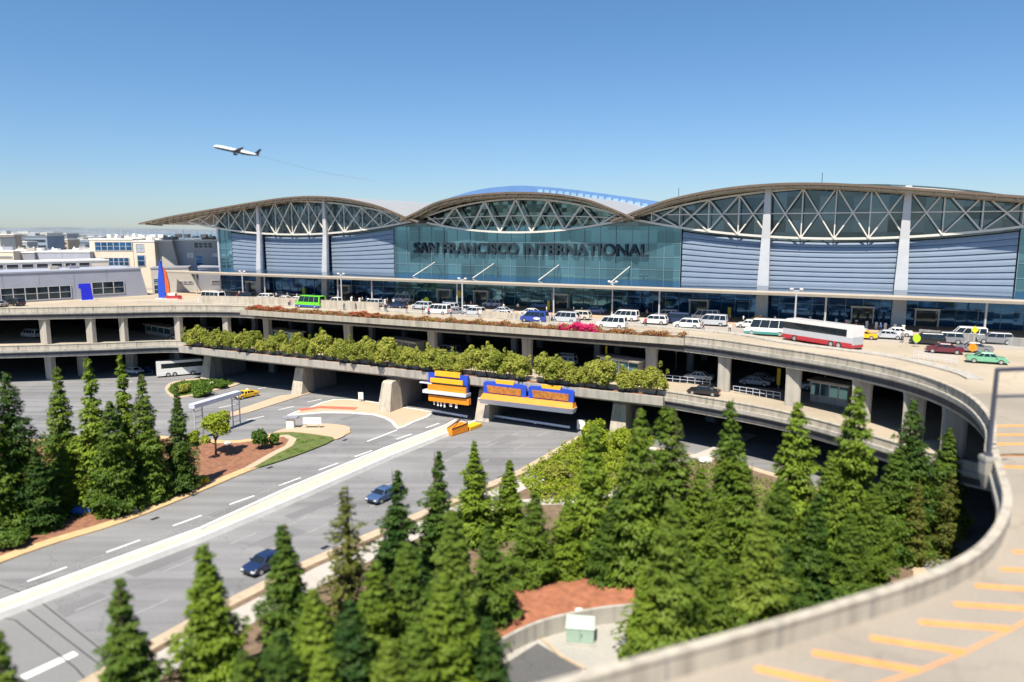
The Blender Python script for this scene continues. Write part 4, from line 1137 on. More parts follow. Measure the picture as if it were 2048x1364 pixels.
rk = random.Random(99); nk = 0
for t_ in np.arange(28, 166, 8.2):
    if rk.random() < .2: continue
    kd = rk.choice(['sedan', 'suv', 'van', 'sedan']); cn_, pm = rk.choice([('white', PW), ('silver', PSIL), ('white', PW), ('pale blue', PLBL), ('grey', PGRY)])
    vehicle(kd, {'sedan': 'parked_car', 'suv': 'parked_car', 'van': 'delivery_van'}[kd], '%s %s parked in the shade under the upper road, %s from left' % (cn_, {'sedan': 'sedan', 'suv': 'tall car', 'van': 'van'}[kd], ORD[nk]), 'van' if kd == 'van' else 'car', TW(t_ + rk.uniform(-1, 1), rk.choice([29.0, 31.5]), ZA), LEFT, pm, None, 'cars parked in the shade under the upper road'); nk += 1
def coach(name, label, loc, rz, L=12.6, low=PRED, mid=PSIL, top=PW):
    t = thing(name, label, 'coach', loc, rz)
    x0, x1 = -L / 2, L / 2
    b = MB(); prof(b, [(x0, .75), (x0, 1.9), (x1 - .02, 1.9), (x1, .75)], 1.27, .05, .97); b.build('side_panel', mid, t)
    b = MB(); prof(b, [(x0 + .02, .32), (x0, .55), (x0 + .01, 1.02), (x1 - .01, 1.02), (x1 - .02, .5), (x1 - .12, .32)], 1.285, .04, .97); b.build('skirt', low, t)
    b = MB(); prof(b, [(x0 + .9, 1.85), (x0 + .9, 2.95), (x1 - .28, 2.95), (x1 + .0, 1.85)], 1.262, .05, .98); b.build('window', M_CARGL, t)
    b = MB(); prof(b, [(x0, 1.8), (x0 + .02, 3.3), (x0 + .15, 3.45), (x0 + .95, 3.45), (x0 + .95, 1.8)], 1.275, .06, .97); b.build('tail', top, t)
    b = MB(); prof(b, [(x0 + .9, 2.93), (x0 + .9, 3.45), (x1 - .7, 3.45), (x1 - .35, 3.25), (x1 - .27, 2.93)], 1.27, .12, .96); b.build('roof', top, t)
    for x in (x1 - 2.4, x0 + 2.2, x0 + 3.5):
        for sy in (-1, 1):
            b = MB(); b.tube((x, sy * 1.0, .5), (x, sy * 1.3, .5), .5, n=16); w = b.build('wheel', M_TYRE, t)
            b = MB(); b.tube((x, sy * 1.28, .5), (x, sy * 1.32, .5), .3, n=12); b.build('rim', M_RIM, w)
    b = MB()
    for i in range(6):
        x = x0 + .9 + (L - 1.6) * (i + 1) / 7
        for sy in (-1, 1): b.box(x - .04, x + .04, sy * 1.268 - .01, sy * 1.268 + .01, 1.92, 2.92)
    b.build('window_posts', M_BLACK, t)
    for sy in (-1, 1):
        b = MB(); b.box(x1 - .1, x1 + .02, sy * .9 - .2, sy * .9 + .2, .6, .85); b.build('headlight', M_HEAD, t)
        b = MB(); b.bar((x1 - .1, sy * 1.2, 2.8), (x1 + .35, sy * 1.45, 2.5), .06); b.box(x1 + .28, x1 + .42, sy * 1.45 - .1, sy * 1.45 + .1, 2.1, 2.5); b.build('mirror', M_BLACK, t)
    return t
pb = P(1575, 680, ZD); pe = P(1716, 703, ZD)
hd = (pb - pe); mid = (pb + pe) / 2 + Vector((.45, 1.2, 0)); mid.z = ZD
coach('coach_bus', 'white and silver coach with a dark red skirt on the outer lane', mid, math.atan2(hd.y, hd.x), hd.length)
pq = on(362, 752, 0, 1.3)
coach('coach_bus', 'plain white coach parked behind the left conifers, beside the first pier', (pq.x, pq.y, 0), .5, 9.5, PW, PW, PW)

# ---------------------------------------------------------------- vegetation
def leaf_mesh(name, cen, nrm, size, rng, mats, aspect=1.0, midx=None, tang=None):
    """One small bent quad per leaf clump."""
    n = len(cen)
    nrm = nrm / np.maximum(np.linalg.norm(nrm, axis=1, keepdims=True), 1e-6)
    a = rng.normal(size=(n, 3)) if tang is None else np.cross(tang, nrm)
    t = np.cross(nrm, a); t /= np.maximum(np.linalg.norm(t, axis=1, keepdims=True), 1e-6)
    bt = np.cross(nrm, t)
    s = size[:, None] * .5
    v = np.empty((n, 4, 3))
    v[:, 0] = cen - t * s * aspect; v[:, 2] = cen + t * s * aspect
    v[:, 1] = cen + bt * s + nrm * s * .25; v[:, 3] = cen - bt * s + nrm * s * .25
    me = bpy.data.meshes.new(name)
    me.vertices.add(n * 4); me.vertices.foreach_set('co', v.reshape(-1))
    me.loops.add(n * 4); me.loops.foreach_set('vertex_index', np.arange(n * 4))
    me.polygons.add(n); me.polygons.foreach_set('loop_start', np.arange(n) * 4)
    me.polygons.foreach_set('loop_total', np.full(n, 4))
    for m in mats: me.materials.append(m)
    if midx is not None: me.polygons.foreach_set('material_index', midx)
    me.update(); me.validate()
    return me

def conifer_meshes(seed, H=12.0, Rm=2.1, m=M_CON, ragged=.2, dens=1.0, power=.85, tier=.50, bare=0.0, twin=False):
    """Whorls of flat, drooping sprays on a straight trunk; dark gaps stay between the whorls."""
    rng = np.random.default_rng(seed)
    C, N, Z, T = [], [], [], []
    tb = MB()
    tb.tube((0, 0, -.2), (0, 0, H * .55), .22, .12, 8); tb.tube((0, 0, H * .55), (0, 0, H * .99), .12, .02, 6)
    bend = rng.normal(size=2) * .0016
    z = .30; ph = rng.random() * 6
    lop = rng.random() * 6.28
    while z < H * .98:
        f = z / H
        rr = Rm * ((1 - f) ** power) * (.70 + .30 * min(1, f / .14)) * (1 + .13 * math.sin(z * 2.3 + seed)) + .07
        nb = max(4, int(round((4.2 + 4.2 * (1 - f)) * dens)))
        ph += 2.4
        for i in range(nb):
            a = ph + 2 * math.pi * i / nb + rng.normal() * .18
            if rng.random() < bare: continue
            L = rr * (1 + rng.normal() * ragged) * (1 + .12 * math.cos(a - lop))
            if rng.random() < .06: L *= 1.3
            L = max(.14, L)
            zz = z + rng.normal() * .10
            d = np.array([math.cos(a), math.sin(a), 0]); sd_ = np.array([-d[1], d[0], 0])
            droop = (.10 + .30 * (1 - f)) * (1 + rng.normal() * .25)
            tilt = rng.normal() * .18
            if L > .6: tb.tube((bend[0] * z * z, bend[1] * z * z, zz), (d[0] * L * .8, d[1] * L * .8, zz - droop * L * .5), .028, .008, 4, cap=False)
            q = int((9 + 48 * L) * dens * (1.0 if L > .5 else 1.3))
            r = (.12 + .88 * rng.random(q) ** .75)
            half = L * (.10 + .30 * np.sin(np.clip(r, 0, 1) * math.pi * .82) ** .8) + .06
            lat = (rng.random(q) * 2 - 1) * half
            up = -droop * L * r ** 1.5 + .14 * L * np.maximum(0, r - .75) * 2 - .42 * np.abs(lat) ** 1.2 + tilt * lat + rng.normal(size=q) * (.035 + .03 * L)
            C.append(d * (r * L)[:, None] + sd_ * lat[:, None] + np.array([bend[0] * z * z, bend[1] * z * z, zz]) + np.array([0, 0, 1.0]) * up[:, None])
            N.append(rng.normal(size=(q, 3)) * .34 + np.array([0, 0, 1.0]) + d * .35 + sd_ * (lat / (half + .05) * .5)[:, None])
            T.append(d + sd_ * (lat / (half + .05) * .8)[:, None] + rng.normal(size=(q, 3)) * .25 + np.array([0, 0, -.3]))
            Z.append((.08 + .066 * (1 - f)) * (1 + rng.normal(size=q) * .25))
        z += tier * (.55 + .55 * (1 - f)) * (1 + rng.normal() * .10)
    C, N, Z, T = np.concatenate(C), np.concatenate(N), np.clip(np.concatenate(Z), .05, .4), np.concatenate(T)
    me = leaf_mesh('crown', C, N, Z * 1.15, rng, [m], 2.1, None, T)
    return me, tb

def plant_proto(name, crown_me, trunk, label='tree', cat='tree', tm_=M_BARK):
    t = thing(name, label, cat)
    if trunk: trunk.build('trunk', tm_, t)
    o = bpy.data.objects.new('crown', crown_me); COL.objects.link(o); o.parent = t
    KIDS.setdefault(t.name, []).append(o)
    return t
def remove_tree(t):
    for ch in KIDS.get(t.name, []): bpy.data.objects.remove(ch)
    bpy.data.objects.remove(t)

CON = []
for i, (Rm, m, rg, dn, pw, ti, ba) in enumerate(((2.15, M_CON, .18, 1.3, .85, .50, 0), (2.5, M_CON, .15, 1.35, .78, .54, 0), (1.75, M_CON, .26, 1.2, .9, .46, .06), (2.7, M_CON, .20, 1.35, .70, .58, 0), (1.8, M_CONB, .36, .85, .8, .52, .22), (2.45, M_CONP, .20, 1.3, .8, .52, .03), (2.1, M_CON, .30, 1.25, .62, .50, .05), (2.35, M_CON, .22, 1.3, .95, .48, .04))):
    me, tb = conifer_meshes(20 + i, 12, Rm, m, rg, dn, pw, ti, ba)
    CON.append(plant_proto('conifer_tree', me, tb))
ROWS = {
    'island': ('conifers on the planted island at left', [
        (-45, 760, 1070, 1, 1.1), (12, 745, 1052, 3, 1.05), (60, 900, 1062, 1, 1.1), (110, 730, 1008, 0, .95), (128, 880, 1018, 3, .8), (178, 712, 1010, 2, 1.15), (212, 800, 1024, 1, 1.1), (241, 706, 990, 2, 1.0), (285, 745, 1000, 0, 1.0), (300, 860, 1000, 3, .9), (349, 768, 982, 1, .85)]),
    'road': ('conifers in the row beside the right carriageway', [
        (-5, 1270, 1560, 2, 1.0), (238, 1160, 1480, 2, 1.15), (408, 1085, 1405, 0, 1.05), (575, 1045, 1335, 0, 1.0), (690, 968, 1265, 4, 1.05), (790, 938, 1195, 2, 1.05), (872, 902, 1130, 2, 1.0), (945, 878, 1085, 1, .95), (1019, 920, 1070, 0, 1.0)]),
    'grove': ('conifers in the grove inside the curved ramp', [
        (640, 1180, 1480, 1, 1.2), (740, 1120, 1420, 0, 1.25), (815, 1085, 1380, 3, 1.15), (905, 1010, 1345, 5, 1.1), (880, 1150, 1480, 1, 1.25), (985, 1040, 1270, 1, 1.15), (1070, 985, 1190, 3, 1.1), (1130, 985, 1180, 0, 1.1), (970, 1240, 1470, 3, 1.1), (560, 1260, 1560, 3, 1.1),
        (700, 1205, 1500, 3, 1.1), (830, 1240, 1520, 1, 1.15), (930, 1180, 1450, 0, 1.1), (640, 1290, 1580, 1, 1.1), (480, 1300, 1610, 0, 1.1), (770, 1270, 1560, 5, 1.1),
        (1250, 960, 1180, 3, 1.05), (1392, 935, 1170, 1, 1.05), (1505, 925, 1180, 6, 1.1), (1562, 960, 1210, 3, 1.1), (1662, 915, 1160, 3, 1.1), (1788, 895, 1115, 1, 1.1), (1700, 1030, 1225, 3, 1.1), (1580, 1085, 1275, 0, 1.1), (1372, 1095, 1340, 3, 1.05), (1130, 1060, 1178, 1, 1.1), (1050, 1065, 1175, 3, 1.1), (1320, 900, 1130, 0, 1.0), (1840, 880, 1090, 3, 1.0),
        (1187, 842, 1160, 0, 1.05), (1268, 815, 1185, 1, .95), (1362, 818, 1150, 3, 1.25), (1470, 795, 1150, 0, 1.05), (1590, 802, 1130, 1, 1.05), (1718, 772, 1140, 1, 1.05), (1830, 800, 1085, 3, .95), (1905, 855, 1065, 1, 1.0),
        (1220, 1010, 1190, 3, 1.0), (1345, 985, 1330, 5, 1.1), (1525, 1015, 1330, 5, 1.1), (1430, 1010, 1225, 1, 1.05), (1630, 985, 1220, 0, 1.1), (1440, 1110, 1330, 3, 1.0), (1745, 970, 1180, 3, 1.0), (1905, 935, 1110, 4, 1.0), (1840, 960, 1130, 4, .9), (1290, 1130, 1345, 1, .9)])}
first = set()
SIZES = ['slim', 'broad', 'ragged', 'full', 'browning', 'pale green']
KIND_OF = {6: 'blunt-topped', 7: 'narrow-tipped', 0: 'dense green', 1: 'broad green', 2: 'slim ragged', 3: 'full green', 4: 'sparse browning', 5: 'pale green'}
WHERE = {'island': 'on the left island', 'road': 'in the roadside row', 'grove': 'in the grove inside the ramp'}
rng0 = random.Random(5)
for key, (grp, rows) in ROWS.items():
    order = sorted(range(len(rows)), key=lambda i: rows[i][0])
    for rank, i in enumerate(order):
        u, vt, vb, k, rs = rows[i]
        if k in (0, 1) and rank % 3 == 1: k = 7
        if u == 1362: k = 6
        p = P(u, vb, 0)
        for _ in range(3):
            h = height_at(p, vt)
            q = P(u, vt, h); p = Vector((q.x, p.y, 0))
        t = copy_tree(CON[k])
        s = h / 12
        t.location = (p.x, p.y, .1); t.scale = (s * rs * 1.03 * (12 / h) ** .3, s * rs * 1.03 * (12 / h) ** .3, s); t.rotation_euler = (rng0.uniform(-.02, .02), rng0.uniform(-.02, .02), rng0.uniform(0, 6.28))
        if key == 'island': t.scale.x *= .95; t.scale.y *= .95
        if key == 'road': t.scale.x *= 1.2; t.scale.y *= 1.2
        tag(t, '%s conifer %s, %s tip from the left' % (KIND_OF[k], WHERE[key], ORD[rank]), 'tree', grp)
for t in CON: remove_tree(t)

def blob_crown(seed, lobes, n, size, m, up=.5, mats=None, frac=0):
    rng = np.random.default_rng(seed)
    C, N = [], []
    for (c, r) in lobes:
        c, r = np.array(c), np.array(r if hasattr(r, '__len__') else (r, r, r))
        k = int(n * r[0] * r[1])
        d = rng.normal(size=(k, 3)); d /= np.linalg.norm(d, axis=1, keepdims=True)
        d[:, 2] = np.where(d[:, 2] < -.5, -d[:, 2], d[:, 2])
        rad = (.55 + .45 * rng.random(k) ** .5) * (1 + .16 * np.sin(d[:, 0] * 7 + seed) * np.cos(d[:, 1] * 6 + d[:, 2] * 5))
        C.append(c + d * r * rad[:, None]); N.append(d + rng.normal(size=(k, 3)) * .6 + np.array([0, 0, up]))
    C, N = np.concatenate(C), np.concatenate(N)
    sz = size * (1 + rng.normal(size=len(C)) * .25)
    mi = None
    if mats: mi = (rng.random(len(C)) < frac).astype(np.int32)
    return leaf_mesh('crown', C, N, np.clip(sz, size * .4, size * 1.8), rng, mats or [m], 1.2, mi)
def bush_proto(seed, m=M_BUSH, H=3.6, W_=1.7, name='hedge_shrub', n=1050, size=.19):
    r = random.Random(seed)
    lobes = [((0, 0, H * .5), (W_ * .8, W_ * .8, H * .42))]
    for i in range(9):
        a = r.uniform(0, 6.28); rr = r.uniform(.3, .75) * W_; z = r.uniform(.3, .85) * H
        lobes.append(((math.cos(a) * rr, math.sin(a) * rr, z), r.uniform(.32, .52) * W_))
    for i in range(3):
        a = r.uniform(0, 6.28); rr = r.uniform(0, .4) * W_
        lobes.append(((math.cos(a) * rr, math.sin(a) * rr, H * r.uniform(.82, 1.0)), r.uniform(.18, .32) * W_))
    for i in range(9):
        a = r.uniform(0, 6.28); rr = r.uniform(.3, 1.0) * W_; z = H * r.uniform(.55, 1.12) * (1.12 - .35 * rr / W_)
        lobes.append(((math.cos(a) * rr, math.sin(a) * rr, z), (W_ * .13, W_ * .13, W_ * r.uniform(.16, .34))))
    me = blob_crown(seed, lobes, n, size, m)
    tb = MB()
    for i in range(4):
        a = r.uniform(0, 6.28); tb.tube((math.cos(a) * .1, math.sin(a) * .1, -.1), (math.cos(a) * W_ * .45, math.sin(a) * W_ * .45, H * .6), .06, .02, 5)
    return plant_proto(name, me, tb, 'shrub', 'shrub')
BSH = [bush_proto(40 + i, H=3.5 + .3 * (i % 3), W_=1.65 + .12 * (i % 2)) for i in range(5)]
rb_ = random.Random(9)
ts = [39.5 + 2.15 * i for i in range(47)]
ts = [t for t in ts if not (118.2 < t < 120.0)]
for i, t_ in enumerate(ts):
    t = copy_tree(BSH[i % 5])
    t.location = TW(t_ + rb_.uniform(-.5, .5), 45.0 + .018 * (t_ - 40) + rb_.uniform(-.3, .3), ZA + .35)
    k = rb_.uniform(.84, 1.24) * (.95 if t_ < 70 else 1.02)
    t.scale = (k, k, k * rb_.uniform(.9, 1.1)); t.rotation_euler.z = rb_.uniform(0, 6.28)
    tag(t, 'yellow-green shrub in the lower road hedge, %s from its left end' % ORD[i], 'shrub', 'shrubs of the hedge on the lower road')
for t in BSH: remove_tree(t)

# flower strip on the upper planter
def strip_plants(name, t0, t1, w0, w1, z, hh, n, mats, seed, size=.2, fr=.3):
    rng = np.random.default_rng(seed)
    t = rng.uniform(t0, t1, n); w = rng.uniform(w0, w1, n)
    hm = hh * (.55 + .45 * np.sin(t * 1.7 + seed) * np.sin(t * .53) + .35 * rng.random(n))
    hz = z + np.abs(hm) * rng.random(n) ** .6 + .05
    C = np.array([tuple(O + EX * a + NX * c) for a, c in zip(t, w)]); C[:, 2] = hz
    N = rng.normal(size=(n, 3)) * .6 + np.array([-.2, -.5, .8])
    me = leaf_mesh(name, C, N, size * (1 + rng.normal(size=n) * .25), rng, mats, 1.2, rng.choice(len(mats), n, p=fr).astype(np.int32))
    o = bpy.data.objects.new(name, me); COL.objects.link(o); return o
o = strip_plants('flowering_ground_cover', 49, 141, 36.0, 38.2, ZD + .55, .8, 17000, [M_FLOW, M_REDF, M_BUSH], 4, .2, [.86, .06, .08]); tag(o, kind='stuff')
for i, (a, c) in enumerate(((49.4, 58.5), (76, 82))):
    o = strip_plants('flowering_shrub', a, c, 36.0, 38.1, ZD + .55, 1.0, 2400, [M_REDF, M_FLOW], 8 + i, .2, [.5, .5])
    tag(o, ['deep red flowering shrub at the left end of the upper flower strip', 'deep red flowering shrub in the left half of the upper flower strip'][i], 'shrub', 'flowering shrubs on the upper planter')
o = strip_plants('flowering_shrub', 120, 127, 35.9, 38.3, ZD + .55, 1.3, 4200, [M_MAG, M_REDF], 6, .2, [.9, .1])
tag(o, 'bright magenta flowering shrub on the upper planter', 'shrub', 'flowering shrubs on the upper planter')

# broad light green tree on the island and shrubs round it
def round_tree(name, label, p, h, seed, m, spread=.36, n=300, size=.26):
    r = random.Random(seed)
    tb = MB(); tb.tube((0, 0, -.1), (.05, .02, h * .42), h * .028, h * .018, 8)
    lobes = []
    for i in range(11):
        a = i * 2.4 + r.uniform(-.3, .3); rr = r.uniform(.3, 1) * h * spread; z = h * r.uniform(.38, .92)
        rr *= 1.15 - .7 * max(0, z / h - .5)
        e = (math.cos(a) * rr, math.sin(a) * rr, z)
        tb.tube((0, 0, h * r.uniform(.22, .42)), (e[0] * .9, e[1] * .9, e[2]), h * .012, h * .005, 5)
        lobes.append((e, h * r.uniform(.10, .17)))
    lobes.append(((0, 0, h * .66), h * .17))
    me = blob_crown(seed, lobes, n, size, m)
    t = plant_proto(name, me, tb, label, 'tree'); t.location = p
    return t
p = P(432, 910, .15); round_tree('young_tree', 'lime green spreading tree alone on the mulch of the island', p, height_at(p, 823) - .2, 3, M_LIME, .33, 420, .25)
def shrub(u, v, h, w, m, label, seed, z=.15, n=900, size=.2, name='garden_shrub', cat='shrub'):
    t = bush_proto(seed, m, h, w, name, n, size); t.location = P(u, v, z); tag(t, label, cat); return t
shrub(522, 898, 2.9, 1.3, M_GREEN, 'dark green shrub between the path and the lime green tree', 61)
shrub(548, 890, 1.5, .8, M_GREEN, 'small green shrub just right of the dark green shrub', 67)
shrub(352, 985, 1.5, 1.2, M_LIME, 'low yellow-green shrub at the right foot of the conifer cluster', 62)
shrub(390, 975, 1.1, .9, M_BUSH, 'low grey-green shrub beside the yellow flower clump', 63)
shrub(404, 968, .8, .7, M_YELL, 'small yellow flower clump near the road kerb', 64)
shrub(305, 1008, 1.2, 1.0, M_GREEN, 'small round green shrub at the kerb below the conifers', 65)
shrub(385, 890, 1.8, 1.1, M_LIME, 'pale lime shrub left of the lime green tree', 66)
shrub(25, 1090, 1.3, 1.7, M_GREEN, 'wide low green shrub under the leftmost conifers', 68)
shrub(405, 790, 1.5, 2.2, M_GREEN, 'wide green shrub on the small upper island', 69)
shrub(365, 786, 1.3, 1.6, M_BUSH, 'yellow-green shrub at the left tip of the upper island', 70)
shrub(440, 775, 1.2, 1.6, M_GREEN, 'green shrub at the right end of the upper island', 71)
shrub(1188, 905, 4.6, 1.9, M_LIME, 'tall lime green shrub on the slope below the lower road', 72, n=420, size=.27)
shrub(1245, 900, 3.0, 1.8, M_LIME, 'rounded lime green shrub left of the short bridge column', 73, n=420, size=.26)
shrub(1108, 960, 1.6, 1.5, M_BUSH, 'yellow-green shrub in front of the lime slope', 74, n=500, size=.24)
shrub(1225, 1165, .5, .45, M_YELL, 'tiny yellow plant alone on the red mulch', 75, .6)
def cover(name, poly, n, m, seed, hz, size=.22):
    rng = np.random.default_rng(seed)
    xs = [q[0] for q in poly]; ys = [q[1] for q in poly]
    pts = []
    def inside(x, y):
        c = False; j = len(poly) - 1
        for i in range(len(poly)):
            if (poly[i][1] > y) != (poly[j][1] > y) and x < (poly[j][0] - poly[i][0]) * (y - poly[i][1]) / (poly[j][1] - poly[i][1]) + poly[i][0]: c = not c
            j = i
        return c
    while len(pts) < n:
        x, y = rng.uniform(min(xs), max(xs)), rng.uniform(min(ys), max(ys))
        if inside(x, y):
            bump = .5 + .5 * math.sin(x * 1.1 + seed) * math.cos(y * 1.3) + .4 * math.sin(x * 2.7) * math.sin(y * 2.3)
            pts.append((x, y, .12 + hz * max(.1, bump) * rng.random() ** .7))
    C = np.array(pts)
    me = leaf_mesh(name, C, rng.normal(size=(n, 3)) * .6 + np.array([0, 0, .9]), size * (1 + rng.normal(size=n) * .25), rng, [m], 1.2)
    o = bpy.data.objects.new(name, me); COL.objects.link(o); return tag(o, kind='stuff')
cover('ground_cover', [tuple(q[:2]) for q in px([(1158, 880), (1225, 862), (1310, 880), (1290, 940), (1180, 1015), (1080, 1010), (1035, 962), (1080, 930)])], 16000, M_LIME, 3, 1.2, .25)
cover('ground_cover', [tuple(q[:2]) for q in px([(350, 795), (335, 781), (348, 768), (400, 761), (450, 761), (470, 768), (425, 780)])], 5000, M_GREEN, 5, .5, .25)
cover('ground_cover', [(-8, 58.5), (4, 72), (16, 92), (26, 94), (38, 80), (36, 64), (24, 58), (14, 60), (4, 61)], 14000, M_CON, 6, .55, .24)
cover('lawn_grass', [tuple(q[:2]) for q in px([(588, 868), (640, 875), (664, 882), (600, 909), (530, 933), (550, 916), (586, 898), (594, 880)])], 9000, M_GREEN, 7, .12, .12)
cover('ground_cover', [tuple(q[:2]) for q in px([(-60, 1100), (100, 1060), (250, 1010), (400, 950), (400, 885), (200, 880), (20, 890)])], 12000, M_CON, 8, .45, .22)

# pale footpath and rocks by the road, red mulch, wall and pad near the camera
rbl = [Vector(q) for q in rb[1:]]
b = MB(); b.sweep([tuple((q + SIDE * 3.6)[:2]) for q in rbl], [(-1.5, .1), (-1.5, .2), (1.5, .2), (1.5, .1)])
M_PATH = surface_map('path_concrete', (.42, .39, .35), .1, .08, cracks=False)
tag(b.build('path', M_PATH), kind='structure')
b = MB(); b.sweep(smooth_path([q[:2] for q in px([(960, 1020), (1050, 1008), (1150, 1003), (1240, 985), (1300, 935), (1400, 915), (1500, 870)])], 4), [(-1.0, .1), (-1.0, .21), (1.0, .21), (1.0, .1)])
tag(b.build('path', M_PATH), kind='structure')
rr_ = random.Random(21)
def rock(u, v, s, label, z=.15, m=M_ROCK):
    bm = bmesh.new(); bmesh.ops.create_icosphere(bm, subdivisions=2, radius=s)
    for w in bm.verts:
        w.co *= 1 + rr_.uniform(-.16, .16); w.co.z *= .6
    me = bpy.data.meshes.new('boulder'); bm.to_mesh(me); bm.free(); me.materials.append(m)
    o = bpy.data.objects.new('boulder', me); COL.objects.link(o); p = P(u, v, z); o.location = p + Vector((0, 0, s * .3)); o.rotation_euler.z = rr_.uniform(0, 6)
    return tag(o, label, 'boulder', 'pale boulders among the planting')
rock(283, 1005, .55, 'pinkish boulder beside the small round shrub at the kerb')
rock(270, 1022, .35, 'small white boulder on the kerb under the conifers')
rock(455, 888, .5, 'pale boulder at the foot of the lime green tree')
rock(425, 768, .6, 'pale boulder on the small upper island')
rock(1062, 1012, .8, 'whitish boulder among the conifers below the lime slope')
rock(1138, 1015, .9, 'large whitish boulder in front of the lime slope')
rock(1302, 905, .9, 'whitish boulder between the two conifers under the bridge end')
rock(1412, 925, .9, 'whitish boulder right of the round-topped conifer')
tb_ = thing('covered_bundle', 'bright blue tarpaulin bundle on the mulch under the left conifers', 'tarpaulin', P(175, 1022, .17), .6)
b = MB(); b.rings([[(math.cos(a) * 1.5 * k * (1 + .12 * math.sin(3 * a)), math.sin(a) * .6 * k, z) for a in np.linspace(0, 2 * math.pi, 15)[:-1]] for k, z in ((1, 0), (.95, .4), (.7, .75), (.25, .9))]); b.build('tarpaulin', mat('tarp_blue', (.04, .14, .6), .6, 0, .15, 2), tb_)
b = MB(); b.bar((-1.2, -.62, .3), (-1.1, .62, .3), .05); b.bar((.6, -.5, .55), (.6, .5, .55), .05); b.build('strap', M_BLACK, tb_)
# red mulch bank held by a curved wall
wl_ = [P(u, v, 0) for u, v in ((905, 1392), (985, 1330), (1080, 1281), (1200, 1253), (1300, 1244))]
ws = smooth_path([q[:2] for q in wl_], 4)
rw = MB(); rw.sweep(ws, [(-.15, 0), (-.15, 1.62), (.15, 1.62), (.15, 0)])
tag(rw.build('retaining_wall', M_CONC), 'low curved concrete retaining wall under the red mulch', 'wall')
b = MB()
back = [P(u, v, 0) for u, v in ((880, 1330), (990, 1215), (1090, 1165), (1210, 1160), (1320, 1185))]
bs = smooth_path([q[:2] for q in back], 4)
b.rings([[(a[0], a[1], .1), (a[0], a[1], 1.5), ((a[0] + c[0]) / 2, (a[1] + c[1]) / 2, 1.75), (c[0], c[1], .9), (c[0], c[1], .1)] for a, c in zip(ws, bs)])
tag(b.build('mulch_bank', M_MULCHR), kind='structure')
b = MB(); b.prism(list(ws) + [tuple(P(1330, 1330, 0)[:2]), tuple(P(1230, 1400, 0)[:2]), tuple(P(1000, 1440, 0)[:2])], .0, .23)
tag(b.build('concrete_pad', surface_map('pad_concrete', (.36, .345, .31), .16, .1)), kind='structure')
b = MB(); b.prism([tuple(q[:2]) for q in px([(992, 1345), (1075, 1292), (1165, 1345), (1090, 1420), (1010, 1420)])], .2, .236)
tag(b.build('asphalt_pad', M_ASPH2), kind='structure')
b = MB(); b.sweep([tuple(q[:2]) for q in px([(1085, 1285), (1120, 1318), (1170, 1345)])], [(-.12, .2), (-.12, .36), (.12, .36), (.12, .2)])
tag(b.build('kerb', M_KERB), kind='structure')
tp = P(1160, 1292, .23)
tr = thing('transformer_cabinet', 'pale green utility cabinet on the concrete pad below the red mulch', 'utility cabinet', tp + Vector((.1, .9, 0)), R(-8))
M_CAB = mat('cabinet_paint', (.34, .46, .38), .5, .1, .08, 1.5)
M_CABL = mat('cabinet_lid_paint', (.50, .58, .48), .5, .1, .08, 1.5)
b = MB(); b.box(-1.05, 1.05, -.75, .75, .12, 1.25); b.build('body', M_CAB, tr, bevel=.04)
b = MB(); b.rings([[(-1.12, -.82, 1.25), (1.12, -.82, 1.25), (1.12, .82, 1.25), (-1.12, .82, 1.25)], [(-1.08, -.78, 1.33), (1.08, -.78, 1.33), (1.08, .8, 1.55), (-1.08, .8, 1.55)]]); b.build('lid', M_CABL, tr, bevel=.03)
b = MB(); b.box(-1.2, 1.2, -.9, .9, 0, .12); b.build('plinth', M_CONC, tr)
b = MB(); b.box(-.01, .01, -.77, -.752, .2, 1.2); b.box(.1, .16, -.79, -.752, .6, .85); b.build('door_handle', M_BLACK, tr)
bt = thing('drain_box', 'small dark box beside the pale green utility cabinet', 'utility box', P(1108, 1262, .23), R(-8))
b = MB(); b.box(-.35, .35, -.25, .25, 0, .9); b.build('body', M_BLACK, bt, bevel=.03); b = MB(); b.box(-.4, .4, -.3, .3, .9, .98); b.build('lid', M_WGREY2, bt)
vp = thing('vent_cowl', 'small white round vent behind the pale green utility cabinet', 'vent', P(1158, 1250, .23))
b = MB(); b.tube((0, 0, 0), (0, 0, 1.2), .16, n=10); b.build('pipe', M_WHITE, vp); b = MB(); b.tube((0, 0, 1.15), (0, 0, 1.3), .34, .34, 12); b.tube((0, 0, 1.3), (0, 0, 1.42), .34, .1, 12); b.build('cap', M_WHITE, vp)

# ---------------------------------------------------------------- signs, posts and other street furniture
def front_tz(u, v, w):
    """Point of the upright plane w metres out from the terminal front that is seen at pixel (u, v)."""
    c, s = math.cos(PITCH), math.sin(PITCH)
    dx, dz = (u - 1024) / FPX, -(v - 682) / FPX
    d = Vector((dx, c + dz * s, -s + dz * c))
    k = (w + O.dot(NX)) / d.dot(NX)
    q = Vector((0, 0, CAMZ)) + d * k
    return (q - O).dot(EX), q.z
M_SBLUE = mat('sign_blue', (.02, .07, .50), .4, 0, .08, .7)
M_SORNG = mat('sign_orange', (.78, .25, .01), .5, 0, .12, .8)
M_SYEL = mat('sign_amber', (.86, .42, .02), .5, 0, .08, .8)
M_SDORN = mat('sign_rust', (.42, .16, .03), .55, 0, .45, 2.2)
M_LEDGE = mat('ledge_paint', (.60, .64, .74), .5, .1, .06, .5)
wS = 48.2
ta, za = front_tz(963, 800, wS); tb_, zb_ = front_tz(1150, 824, wS)
sg = thing('overhead_sign', 'wide blue and orange double sign with a white ledge over the right underpass', 'sign', TW(ta, wS), ANG)
Lr = tb_ - ta
